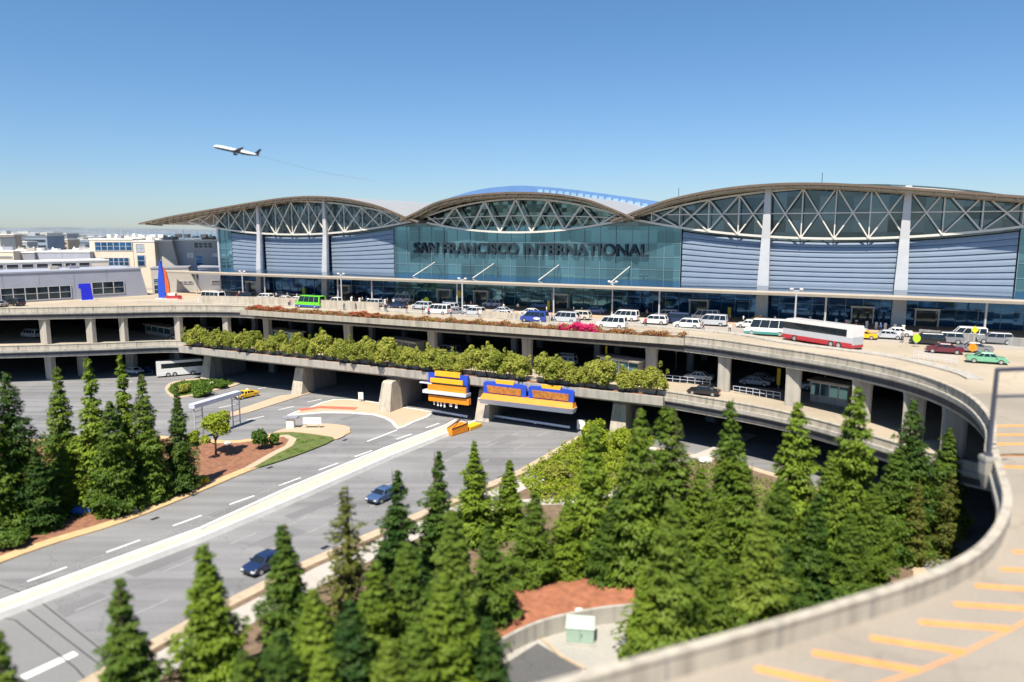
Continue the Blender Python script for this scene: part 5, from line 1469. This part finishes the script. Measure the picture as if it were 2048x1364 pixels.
b = MB(); b.rings([[(0, -.3, 3.45), (Lr - .3, -.3, 3.45), (Lr - .3, 1.0, 3.45), (0, 1.0, 3.45)], [(-.3, -.8, 4.35), (Lr, -.8, 4.35), (Lr, 1.0, 4.35), (-.3, 1.0, 4.35)]]); b.build('ledge', M_LEDGE, sg)
b = MB(); b.rings([[(.1, -.78, 4.36), (Lr - .1, -.78, 4.36), (Lr - .1, .9, 4.36), (.1, .9, 4.36)], [(.4, -.25, 5.15), (Lr - .3, -.25, 5.15), (Lr - .3, .9, 5.15), (.4, .9, 5.15)]]); b.build('apron', M_SORNG, sg)
half = Lr / 2
for k in (0, 1):
    x0 = .35 + k * (half - .1); x1 = x0 + half - .5
    out = [(x0, 5.16), (x1, 5.16), (x1, 6.8), (x1 - .25, 7.05), (x1 - 1.9, 7.15), (x1 - 2.3, 6.9), (x0 + 2.3, 6.9), (x0 + 1.9, 7.15), (x0 + .25, 7.05), (x0, 6.8)]
    b = MB(); b.rings([[(x, y, z) for x, z in out] for y in (.0, .45)]); f = b.build('frame', M_SBLUE, sg)
    b = MB(); b.rings([[(x0 + 2.3, .1, 6.85), (x1 - 2.3, .1, 6.85), (x1 - 2.3, .4, 6.85), (x0 + 2.3, .4, 6.85)], [(x0 + 2.1, .1, 7.45), (x1 - 2.1, .1, 7.45), (x1 - 2.1, .4, 7.45), (x0 + 2.1, .4, 7.45)]]); b.build('top_board', M_SYEL, f)
    b = MB(); b.rings([[(x0 + .95, -.15, 5.36), (x1 - .8, -.15, 5.36), (x1 - .8, -.02, 5.36), (x0 + .95, -.02, 5.36)], [(x0 + .7, -.2, 6.5), (x1 - .75, -.2, 6.4), (x1 - .75, -.02, 6.4), (x0 + .7, -.02, 6.5)]]); b.build('sign_panel', M_SDORN, f)
ta, _ = front_tz(856, 790, wS); tb_, _ = front_tz(938, 800, wS)
sg = thing('overhead_sign', 'shorter blue sign with stacked orange boards over the middle underpass', 'sign', TW(ta, wS), ANG)
Lr = tb_ - ta
b = MB(); b.box(-.5, Lr - .1, -.9, .8, 4.25, 4.75); b.box(-1.4, 1, -.4, 0, 5.75, 5.95); b.build('ledge', M_LEDGE, sg)
b = MB(); b.box(.4, Lr + .2, -.5, .3, 2.9, 3.9); b.build('lower_board', M_SORNG, sg)
b = MB(); b.box(.3, Lr - .3, -.5, .3, 4.76, 5.75); b.build('board', M_SORNG, sg)
b = MB(); b.box(.7, Lr - 1.0, -.35, .3, 6.1, 6.8); b.build('board', M_SYEL, sg)
b = MB(); b.box(1.5, Lr - 1.6, -.15, .35, 7.2, 8.0); b.build('top_board', M_SYEL, sg)
b = MB(); b.box(.2, 1.6, -.1, .5, 5.76, 7.6); b.box(Lr - 1.7, Lr - .2, -.1, .5, 4.8, 7.6); b.box(.2, Lr - .2, .31, .6, 5.3, 7.3); b.build('frame', M_SBLUE, sg)
b = MB(); b.box(.45, Lr + .1, -.3, .3, 3.91, 4.24); b.box(.4, Lr - .4, -.3, .3, 5.8, 6.08); b.build('shadow_gap_panel', M_BLACK, sg)  # black filler painting the dark shade between the boards
for x, w, h in ((1.2, .22, .55), (1.9, .3, .7), (2.5, .3, .7), (3.2, .28, .8), (4.3, .5, .55), (5.4, .4, .7)): b = MB(); b.box(x, x + w, -.2, -.1, 2.8 - h, 2.88); b.build('hanging_plate', M_WHITE, sg)
# crash cushion at the nose of the median
cp = P(915, 866, 0)
cc = thing('crash_cushion', 'orange crash cushion with a black frame at the end of the white median', 'crash cushion', cp, ROADDIR)
b = MB(); b.rings([[(-2.0, -.5, .05), (1.6, -.9, .05), (1.6, .9, .05), (-2.0, .5, .05)], [(-2.0, -.5, 1.1), (1.6, -.9, 1.35), (1.6, .9, 1.35), (-2.0, .5, 1.1)]]); b.build('body', M_SORNG, cc, bevel=.05)
b = MB(); b.bar((-2.0, -.5, 1.15), (1.6, -.9, 1.42), .09); b.bar((-2.0, .5, 1.15), (1.6, .9, 1.42), .09); b.bar((-2, .5, 1.15), (1.0, 0, 2.1), .09); b.bar((-2, -.5, 1.15), (1.0, 0, 2.1), .09); b.bar((1.0, 0, 2.1), (1.6, .9, 1.42), .09); b.bar((1.0, 0, 2.1), (1.6, -.9, 1.42), .09); b.build('frame', M_BLACK, cc)
b = MB(); b.box(2.0, 5.2, -1.0, 1.0, .05, .55); b.build('end_block', M_SYEL, cc)
# white gantry
ga = P(400, 878, 0); gc = P(474, 852, 0)
gt = thing('sign_gantry', 'white overhead gantry on ladder posts beside the lime green tree', 'gantry')
zt = 5.3
b = MB(); dg = (gc - ga).normalized(); b.bar(ga - dg * 1.2 + Vector((0, 0, zt)), gc + dg * .8 + Vector((0, 0, zt)), 1.1, .65); b.build('beam', M_LEDGE, gt)
sgd = Vector((-dg.y, dg.x, 0))
for base in (ga, gc):
    b = MB()
    for k in (-.8, .8): b.bar(base + dg * k, base + dg * k + Vector((0, 0, zt)), .16)
    for z in np.arange(.8, 5, .9): b.bar(base + dg * -.8 + Vector((0, 0, z)), base + dg * .8 + Vector((0, 0, z)), .09)
    b.build('ladder_post', M_STEELG, gt)
def board_sign(name, label, p, w, h, z0, m, rz=0, mp=M_STEELG, th=.12):
    t = thing(name, label, 'sign', p, rz)
    b = MB(); b.box(-w / 2, w / 2, -th / 2, th / 2, z0, z0 + h); b.build('panel', m, t)
    b = MB()
    for k in (-.35, .35): b.box(w * k - .06, w * k + .06, th / 2 + .003, th / 2 + .12, 0, z0 + h * .9)
    b.build('post', mp, t)
    return t
board_sign('board_sign', 'white rectangular sign standing on the slip road pavement', P(625, 858, 0), 2.9, 1.1, .8, M_WHITE)
nb_ = thing('nose_marker', 'white block marker with a dark cap at the tip of the gore island', 'marker', P(582, 857, 0))
b = MB(); b.box(-.6, .6, -.5, .5, 0, 1.7); b.build('body', M_WHITE, nb_, bevel=.05); b = MB(); b.box(-1.2, 1.2, -.7, .7, 1.7, 1.95); b.build('cap', M_WGREY2, nb_)
board_sign('board_sign', 'small white square sign in the shade by the right underpass', P(1162, 862, 0), 1.3, 1.5, .3, M_WHITE)
board_sign('board_sign', 'small white sign in the shade left of the third pier', P(722, 805, 0), .9, 1.3, .6, M_WHITE)
# barrier rail across the shaded underpasses
for nm, (a, c) in (('right', ((985, 838), (1140, 862))), ('middle', ((868, 828), (935, 840)))):
    t = thing('guard_rail', 'low pale guard rail across the mouth of the %s underpass' % nm, 'guard rail')
    a, c = P(*a, 0), P(*c, 0)
    b = MB(); b.bar(a + Vector((0, 0, .6)), c + Vector((0, 0, .6)), .12, .35); b.build('rail', M_LEDGE, t)
    b = MB()
    for k in range(7): q = a + (c - a) * (k / 6); b = MB(); b.bar(q, q + Vector((0, 0, .6)), .1); b.build('post', M_BLACK, t)
# yellow, lime and orange signs on posts
def disc_sign(label, u, v, z, shape, m, w, h, zc):
    p = on(u, v, z, .2)
    t = thing('post_sign', label, 'sign', p, ANG)
    b = MB()
    if shape == 'disc': ring = [(math.cos(a) * w / 2, math.sin(a) * h / 2) for a in np.linspace(0, 2 * math.pi, 19)[:-1]]
    elif shape == 'diamond': ring = [(w / 2, 0), (0, h / 2), (-w / 2, 0), (0, -h / 2)]
    else: ring = [(w / 2, h / 2), (-w / 2, h / 2), (-w / 2, -h / 2), (w / 2, -h / 2)]
    b.rings([[(x, y, zc + zz) for x, zz in ring] for y in (-.07, .07)]); b.build('panel', m, t)
    b = MB(); b.tube((0, .14, 0), (0, .14, zc), .06, n=6); b.build('post', M_STEELG, t)
M_LIMES = mat('lime_sign', (.40, .60, .02), .5, 0, .06, 1)
M_YELS = mat('yellow_sign', (.85, .58, .01), .5, 0, .06, 1)
for a in (('lime green banner beyond the lime shuttle van', 608, 594, ZD, 'box', M_LIMES, .9, 1.7, 1.6), ('low lime green round sign at the kerb by the white van', 853, 612, ZD, 'disc', M_LIMES, 1.3, 1.5, 1.3), ('yellow round sign under the canopy lamp post', 918, 610, ZD, 'disc', M_YELS, 1.2, 1.7, 2.6), ('yellow upright sign beside the light blue sedan', 1097, 622, ZD, 'box', M_YELS, .6, 1.9, 1.2), ('lime green tall sign in front of the glass entrance', 1155, 617, ZD, 'disc', M_LIMES, .8, 1.9, 2.0), ('yellow upright sign right of the white passenger van', 1458, 638, ZD, 'box', M_YELS, .6, 1.7, 1.4), ('yellow banner hung on a mast, left of the coach', 1523, 632, ZD, 'box', M_YELS, .8, 1.4, 3.0), ('lime yellow round sign in front of the black car', 1832, 694, ZD, 'disc', M_LIMES, 1.05, 1.2, 1.3), ('yellow diamond sign on the concrete wall at right', 1947, 690, ZD, 'diamond', M_YELS, 1.0, 1.2, 2.3), ('orange round sign in front of the dark grey sedan', 1944, 711, ZD, 'disc', M_SORNG, 1.05, 1.1, 1.1), ('lime green round sign in the shade behind the hedge', 643, 690, ZA, 'disc', M_LIMES, 1.0, 1.8, 3.0), ('yellow pole sign in the shade between the columns at right', 1556, 778, ZA, 'box', M_YELS, .5, 2.6, 1.9), ('small yellow sign in the shade at the middle columns', 1212, 735, ZA, 'box', M_YELS, .35, 1.4, 3.2), ('small orange round sign in the shade left of the kiosk', 1351, 740, ZA, 'disc', M_SORNG, .7, .7, 3.4), ('orange board hung in the shade above the large kiosk', 1648, 790, ZA, 'box', M_SORNG, 1.6, .4, 4.2)):
    disc_sign(*a)
# kiosks in the shade of the upper road
for i, (u0, u1, v, h, lab) in enumerate(((292, 341, 667, 2.2, 'pale kiosk with four window panes under the upper road at left'), (541, 590, 682, 2.6, 'white shelter under the upper road, behind the left part of the hedge'), (776, 832, 702, 2.6, 'speckled kiosk under the upper road, behind the middle of the hedge'), (1200, 1275, 748, 3.0, 'grey kiosk under the upper road, behind the right end of the hedge'), (1620, 1694, 802, 3.0, 'large pale kiosk with many window panes at the right end of the shade'))):
    a, c = P(u0, v, ZA), P(u1, v + (u1 - u0) * .18, ZA)
    Lk = (c - a).length
    t = thing('kiosk', lab, 'kiosk', a, math.atan2(c.y - a.y, c.x - a.x))
    b = MB(); b.box(0, Lk, 0, 2.2, 0, h * .3); b.box(0, Lk, .08, 2.2, h * .3, h); b.build('wall', M_CONC, t)
    b = MB(); b.box(-.4, Lk + .4, -.5, 2.6, h + .003, h + .22); b.build('roof', M_CONCL, t)
    for k in range(4):
        x0, x1 = Lk * k / 4 + .1, Lk * (k + 1) / 4 - .1
        b = MB(); b.box(x0, x1, .0, .07, h * .36, h * .92); w = b.build('window', M_GTEAL if i != 2 else M_WIN, t)
        b = MB(); b.box(x0 - .1, x0 - .003, -.03, .075, h * .31, h * .95); b.box(x0 - .1, x1 + .1, -.03, .075, h * .92 + .002, h * .96); b.build('window_frame', M_WHITE, w)
# railing in the shade
for lab, pts in (('pale pipe railing in the shade left of the large kiosk', ((1316, 762), (1420, 772))), ('pale pipe railing in the shade behind the far right columns', ((1466, 786), (1560, 800)))):
    t = thing('pipe_railing', lab, 'railing'); a, c = P(*pts[0], ZA), P(*pts[1], ZA)
    b = MB()
    for z in (.6, 1.1): b.bar(a + Vector((0, 0, z)), c + Vector((0, 0, z)), .06)
    b.build('rail', M_LEDGE, t); b = MB()
    for k in range(8): q = a + (c - a) * (k / 7); b = MB(); b.bar(q, q + Vector((0, 0, 1.1)), .06); b.build('post', M_LEDGE, t)
# lamp posts of the upper road
LP = (('first lamp post from the left, twin heads, by the dark red sedan', 487, 599, 545), ('lamp post with a broad head right of the lime shuttle van', 684, 612, 550), ('lamp post with a round white head beside the yellow round sign', 925, 630, 560), ('slender lamp post with a T head behind the yellow cab', 1224, 634, 566), ('stout lamp post with a globe head in front of the sliding doors', 1588, 668, 582))
for lab, u, v, vt in LP:
    p = on(u, v, ZD, .1); h = height_at(p, vt) - ZD
    t = thing('street_lamp', lab, 'lamp post', p, ANG)
    b = MB(); b.tube((0, 0, 0), (0, 0, h), .2, .12, 10); b.tube((0, 0, 0), (0, 0, .5), .34, .28, 10); b.build('pole', M_STEELG, t)
    b = MB(); b.bar((-.9, 0, h + .05), (.9, 0, h + .05), .14); b.build('arm', M_STEELG, t)
    for s in (-1, 1):
        b = MB(); b.tube((s * .75, 0, h + .06), (s * .75, 0, h + .34), .16, .36, 10); b.tube((s * .75, 0, h + .34), (s * .75, 0, h + .46), .36, .1, 10); b.build('lamp_head', M_WHITE, t)
# big lamp post on the ramp parapet
bp = P(1976, 918, ZD + 1.06); 
lm = thing('street_lamp', 'tall grey lamp post with a side arm on the ramp parapet', 'lamp post', (bp.x, bp.y, ZD + 1.07))
hL = height_at(bp, 737) - ZD - 1.07
M_POLE = mat('galvanised_dark', (.07, .08, .11), .5, .3, .12, 1.5)
b = MB(); b.tube((0, 0, 0), (0, 0, hL), .18, .14, 12); b.tube((0, 0, .2), (0, 0, .45), .30, .26, 12); b.build('pole', M_POLE, lm)
b = MB(); b.bar((0, 0, hL - .1), (3.6, .3, hL - .02), .22, .26); b.bar((0, 0, hL - 2.0), (2.6, .25, hL - 2.0), .12, .14); b.build('arm', M_POLE, lm)
b = MB(); b.box(3.3, 4.4, .1, .5, hL - .15, hL + .1); b.build('lamp_head', M_POLE, lm, bevel=.04)
b = MB(); b.box(-.42, .42, -.42, .42, -.10, .22); b.rings([[(-.35 * k, -.35 * k, z), (.35 * k, -.35 * k, z), (.35 * k, .35 * k, z), (-.35 * k, .35 * k, z)] for k, z in ((.45, -2.1), (1.0, -1.1), (1.12, -.101))]); b.build('pedestal', M_CONC, lm)
# bollards, low wall, sculpture, banner
for i, (u, v) in enumerate(((1692, 655), (1712, 656), (1733, 658), (1752, 660), (1770, 662), (1789, 664), (1806, 667), (1620, 648), (1648, 650), (1672, 653))):
    col = {0: 'pink and white', 1: 'red'}.get(i, 'white')
    t = thing('bollard', '%s bollard on the terminal kerb, %s' % (col, 'left one of the two coloured ones' if i == 0 else 'right one of the two coloured ones' if i == 1 else '%s to the right of the coloured pair' % ORD[i - 2] if i < 7 else '%s to the left of the coloured pair' % ORD[9 - i]), 'bollard', on(u, v, ZD + .0, .1), 0, 'bollards on the terminal kerb')
    b = MB(); b.tube((0, 0, 0), (0, 0, 1.25), .26, .22, 10); b.build('post', {0: mat('pink_paint', (.75, .35, .42), .5), 1: PRED}.get(i, M_WHITE), t)
    b = MB(); b.tube((0, 0, 1.25), (0, 0, 1.4), .30, .2, 10); b.build('cap', M_WHITE, t)
for i, t_ in enumerate((57.0, 59.4, 61.8, 64.2, 66.6, 69.0)):
    t = thing('bollard', 'white bollard on the terminal kerb left of the glass centre, %s from left' % ORD[i], 'bollard', TW(t_, 13.2, ZD + .16), 0, 'bollards on the terminal kerb')
    b = MB(); b.tube((0, 0, 0), (0, 0, 1.25), .26, .22, 10); b.build('post', M_WHITE, t)
    b = MB(); b.tube((0, 0, 1.25), (0, 0, 1.4), .30, .2, 10); b.build('cap', M_WHITE, t)
lw = thing('jersey_wall', 'long pale concrete block wall at the terminal front, far right', 'wall')
wa, wc = P(1838, 673, ZD), P(2140, 702, ZD)
b = MB(); dd = (wc - wa).normalized(); b.bar(wa + Vector((0, 0, .6)), wc + Vector((0, 0, .6)), .5, 1.2); b.build('wall', M_CONCD, lw)
b = MB()
for k in range(1, 14):
    q = wa + (wc - wa) * (k / 14); b.bar(q + Vector((0, 0, .62)) - dd * .05, q + Vector((0, 0, .62)) + dd * .05, .56, 1.24)
b.build('joint_piers', M_CONCL, lw)
fr = thing('pipe_railing', 'thin pale railing on the upper road below the maroon sedan', 'railing')
b = MB(); pa, pc = P(1826, 716, ZD), P(1912, 730, ZD)
for z in (.5, 1.0): b.bar(pa + Vector((0, 0, z)), pc + Vector((0, 0, z)), .06)
b.build('rail', M_LEDGE, fr); b = MB()
for k in range(9): q = pa + (pc - pa) * (k / 8); b = MB(); b.bar(q, q + Vector((0, 0, 1.05)), .06); b.build('post', M_LEDGE, fr)
sp = on(329, 598, ZD, .5); hS = height_at(sp, 519) - ZD
ss = thing('sail_sculpture', 'blue and orange sail sculpture with a red hull on the upper road', 'sculpture', sp, ANG * .3)
def sail(pts, th, m, nm):
    b = MB(); b.rings([[(x * .75, y + .35 * math.sin(x * .8 + z * .3), z * hS) for x, z in pts] for y in (-th, th)]); b.build(nm, m, ss)
sail([(-1.6, .03), (.5, .03), (.55, .25), (.35, .6), (-.45, .97), (-.75, .97), (-1.35, .55), (-1.6, .3)], .25, M_SBLUE, 'blue_sail')
sail([(.62, .16), (1.9, .14), (1.75, .4), (1.1, .66), (.2, .8), (.5, .6)], .2, mat('sculpture_red', (.62, .11, .03), .5, 0, .1, .5), 'orange_sail')
b = MB(); b.tube((-.6, .5, 0), (-.6, .5, hS), .1); b.build('mast', M_STEELG, ss)
b = MB(); b.rings([[(x, y * k, z) for x, y in ((.6, -.6), (4.0, -.6), (4.8, 0), (4.0, .6), (.6, .6))] for z, k in ((.05, .6), (.9, 1))]); b.build('hull', PRED, ss)
b = MB(); b.box(-2.2, 4.2, -1, 1, 0, .06); b.box(1.4, 3.2, -.5, .5, .9, 1.5); b.build('base', M_WHITE, ss)
bn = thing('banner_board', 'tall bright blue board against the long grey hall', 'banner', on(174, 601, ZD, 0), .75)
M_BB = mat('banner_blue', (.01, .02, .62), .5, 0, .12, .6)
b = MB(); b.rings([[(x, y, z) for x, z in ((-1.1, .05), (1.4, .05), (1.0, 4.2), (-1.5, 4.2), (-1.6, 3.1), (-1.1, 2.9))] for y in (-.2, .2)]); b.build('panel', M_BB, bn)
b = MB(); b.box(-1.4, 1.7, -.3, .3, 0, .16); b.build('base', M_WHITE, bn)

# ---------------------------------------------------------------- people on the terminal pavement
def person_mesh(seed, pose):
    me = bpy.data.meshes.new('person')
    j = {'pel': (0, 0, .95), 'sp': (0, .0, 1.18), 'ch': (0, .0, 1.38), 'nk': (0, .01, 1.50), 'hd': (0, .02, 1.60), 'tp': (0, .01, 1.72)}
    st = .16 * pose
    for s, n in ((-1, 'l'), (1, 'r')):
        j['hp' + n] = (s * .10, 0, .90); j['kn' + n] = (s * .11, .05 + s * st * .6, .49); j['an' + n] = (s * .11, -.03 + s * st, .09); j['to' + n] = (s * .12, .14 + s * st, .03)
        j['sh' + n] = (s * .19, 0, 1.42); j['el' + n] = (s * .25, -.03 - s * st * .5, 1.14); j['wr' + n] = (s * .24, .08 - s * st, .90); j['ha' + n] = (s * .23, .11 - s * st, .80); j['th' + n] = (s * .19, .13 - s * st, .85)
    E_ = [('pel', 'sp'), ('sp', 'ch'), ('ch', 'nk'), ('nk', 'hd'), ('hd', 'tp')]
    for n in 'lr': E_ += [('pel', 'hp' + n), ('hp' + n, 'kn' + n), ('kn' + n, 'an' + n), ('an' + n, 'to' + n), ('ch', 'sh' + n), ('sh' + n, 'el' + n), ('el' + n, 'wr' + n), ('wr' + n, 'ha' + n), ('wr' + n, 'th' + n)]
    keys = list(j); ix = {k: i for i, k in enumerate(keys)}
    me.from_pydata([j[k] for k in keys], [(ix[a], ix[c]) for a, c in E_], [])
    o = bpy.data.objects.new('person', me); COL.objects.link(o)
    sm = o.modifiers.new('s', 'SKIN'); sb = o.modifiers.new('d', 'SUBSURF'); sb.levels = 1; sb.render_levels = 1
    rad = {'pel': .15, 'sp': .13, 'ch': .16, 'nk': .06, 'hd': .10, 'tp': .07, 'hp': .10, 'kn': .065, 'an': .045, 'to': .04, 'sh': .075, 'el': .048, 'wr': .035, 'ha': .03, 'th': .015}
    for k in keys:
        r = rad.get(k) or rad[k[:2]]
        me.skin_vertices[0].data[ix[k]].radius = (r, r * (.75 if k in ('pel', 'sp', 'ch') else 1))
        me.skin_vertices[0].data[ix[k]].use_root = k == 'pel'
    bpy.context.view_layer.update()
    out = bpy.data.meshes.new_from_object(o.evaluated_get(bpy.context.evaluated_depsgraph_get()))
    bpy.data.objects.remove(o)
    return out
def dress(me, top, leg, hair):
    me.materials.clear()
    for m in (M_SKIN, top, leg, hair): me.materials.append(m)
    for p in me.polygons:
        c = p.center
        k = 0
        if c.z < .95 and abs(c.x) < .2: k = 2
        elif c.z < 1.49 and (c.z > 1.0 or abs(c.x) < .17): k = 1
        elif c.z > 1.66 or (c.z > 1.55 and c.y < .0): k = 3
        p.material_index = k; p.use_smooth = True
    return me
CT = {n: mat('cloth_' + n, c, .85, 0, .06, 3) for n, c in (('white', (.75, .74, .72)), ('navy', (.02, .03, .09)), ('black', (.02, .02, .022)), ('red', (.5, .04, .04)), ('pink', (.7, .33, .36)), ('blue', (.06, .16, .42)), ('grey', (.25, .25, .26)), ('tan', (.45, .36, .25)))}
HAIR = mat('hair_dark', (.03, .02, .015), .7, 0, .1, 5)
combos = [('white', 'navy'), ('navy', 'black'), ('white', 'tan'), ('blue', 'navy'), ('pink', 'navy'), ('black', 'grey'), ('white', 'black'), ('red', 'navy'), ('grey', 'black'), ('tan', 'navy')]
base = [person_mesh(0, 1.0), person_mesh(1, -.6), person_mesh(2, .2)]
PM = []
for i, (a, c) in enumerate(combos):
    PM.append(dress(base[i % 3].copy(), CT[a], CT[c], HAIR))
rp = random.Random(31)
ppl = []
us = [470, 488, 505, 523, 540, 570, 590, 612, 640, 650, 672, 704, 718, 734, 762, 790, 812, 832, 856, 900, 945, 968, 995, 1030, 1060, 1090, 1125, 1150, 1190, 1230, 1340, 1490, 1540, 500, 512, 530, 548, 577, 598, 632, 662, 694, 712, 726, 742, 754, 768, 780, 822, 842, 868, 884, 934, 952, 1008, 1022, 1040, 1142, 1176, 1206, 1214, 1280, 1298, 1306, 1376, 1440, 1470, 1500, 1560, 1606, 1632, 1660, 1700, 1724, 1760, 1796, 1830]
us = sorted(us)[:76]
for i, u in enumerate(us):
    vb = 591 + (u - 480) * .0465 + rp.uniform(-3, 5)
    p = P(u, vb, ZD + .16)
    tt, w_ = loc_tw(p)
    p = TW(tt, (max(10.4, min(13.2, w_)), rp.uniform(22.6, 24.5), rp.uniform(12.4, 13.3), rp.uniform(22.8, 25))[i % 4], ZD + .16)
    if i % 4 in (1, 3): p.z = ZD
    k = rp.randrange(len(combos))
    o = bpy.data.objects.new('person', PM[k]); COL.objects.link(o)
    o.location = p; o.rotation_euler.z = rp.uniform(0, 6.28); kk = rp.uniform(.95, 1.06); o.scale = (kk, kk, kk)
    tag(o, 'person in %s top and %s trousers by the terminal kerb, %s from left' % (combos[k][0], combos[k][1], ORD[i]), 'person', 'people on the terminal pavement')

# ---------------------------------------------------------------- airliner
DA = 760.0
def sky_point(u, v, Y):
    q = Vector((0, Y, 0)); q.z = height_at(q, v)
    q.x = (u - 1024) / FPX * (Y * math.cos(PITCH) - (q.z - CAMZ) * math.sin(PITCH)); return q
nose = sky_point(427, 292, DA); tail = sky_point(519, 312, DA + 14)
ax = (nose - tail); LA = ax.length; ax.normalize()
pl = thing('airliner', 'white airliner with a dark belly and tail climbing above the terminal', 'aeroplane', (nose + tail) / 2)
yv = Vector((0, 0, 1)).cross(ax).normalized(); zv = ax.cross(yv)
roll = Matrix.Rotation(R(5), 3, 'X')
pl.rotation_mode = 'QUATERNION'
pl.rotation_quaternion = (Matrix((ax, yv, zv)).transposed() @ roll).to_quaternion()
M_PLW = mat('aircraft_white', (.82, .82, .82), .35, 0, .03, .1)
M_PLD = mat('aircraft_dark', (.012, .014, .03), .4, 0, .05, .1)
rf_ = LA * .047
st = ((-.5, .02, .35), (-.47, .25, .3), (-.38, .62, .15), (-.25, .95, .03), (.0, 1, 0), (.3, 1, 0), (.42, .88, -.03), (.475, .55, -.1), (.5, .08, -.18))
def fus(a0, a1, m, nm, f=1.0):
    b = MB(); b.rings([[(x * LA, math.cos(a) * r * rf_ * f, math.sin(a) * r * rf_ * f + o_ * rf_) for a in np.linspace(a0, a1, 13)] for x, r, o_ in st], 0, True, True); return b.build(nm, m, pl)
fus(-.35, math.pi + .35, M_PLW, 'fuselage'); fus(math.pi + .3, 2 * math.pi - .3, M_PLD, 'belly', 1.01)
def wing(pts, th, nm, m):
    b = MB(); b.rings([[(x * LA, y * LA, z * LA + dz) for x, y, z in pts] for dz in (-th, th)]); return b.build(nm, m, pl)
for s in (-1, 1):
    wing([(.10, s * .03, -.025), (-.06, s * .03, -.025), (-.155, s * .44, .03), (-.125, s * .44, .03)], .22, 'wing', M_PLD)
    wing([(-.40, s * .012, .01), (-.475, s * .012, .01), (-.50, s * .16, .02), (-.475, s * .16, .02)], .12, 'tailplane', M_PLD)
    b = MB(); y = s * .14 * LA; b.tube((.07 * LA, y, -.058 * LA), (-.02 * LA, y, -.052 * LA), .026 * LA, .018 * LA, 12); b.build('engine', M_PLD, pl)
b = MB(); b.rings([[(x * LA, y, z * LA) for x, z in ((-.38, .035), (-.47, .035), (-.525, .16), (-.475, .16))] for y in (-.2, .2)]); b.build('tail_fin', M_PLD, pl)
M_SMOKE = bpy.data.materials.new('exhaust_smoke'); M_SMOKE.use_nodes = True
n, l = M_SMOKE.node_tree.nodes, M_SMOKE.node_tree.links
n.remove(n['Principled BSDF']); df = n.new('ShaderNodeBsdfDiffuse'); df.inputs['Color'].default_value = (.08, .09, .10, 1); tp_ = n.new('ShaderNodeBsdfTransparent'); mx = n.new('ShaderNodeMixShader'); mx.inputs[0].default_value = .10
l.new(tp_.outputs[0], mx.inputs[1]); l.new(df.outputs[0], mx.inputs[2]); l.new(mx.outputs[0], n['Material Output'].inputs['Surface'])
b = MB(); e1 = sky_point(640, 344, DA + 50); e2 = sky_point(752, 363, DA + 110)
b.tube(tail, e1, .25, .45, 8, cap=False); b.tube(e1, e2, .45, .3, 8, cap=False)
tag(b.build('exhaust_smoke', M_SMOKE), kind='stuff')
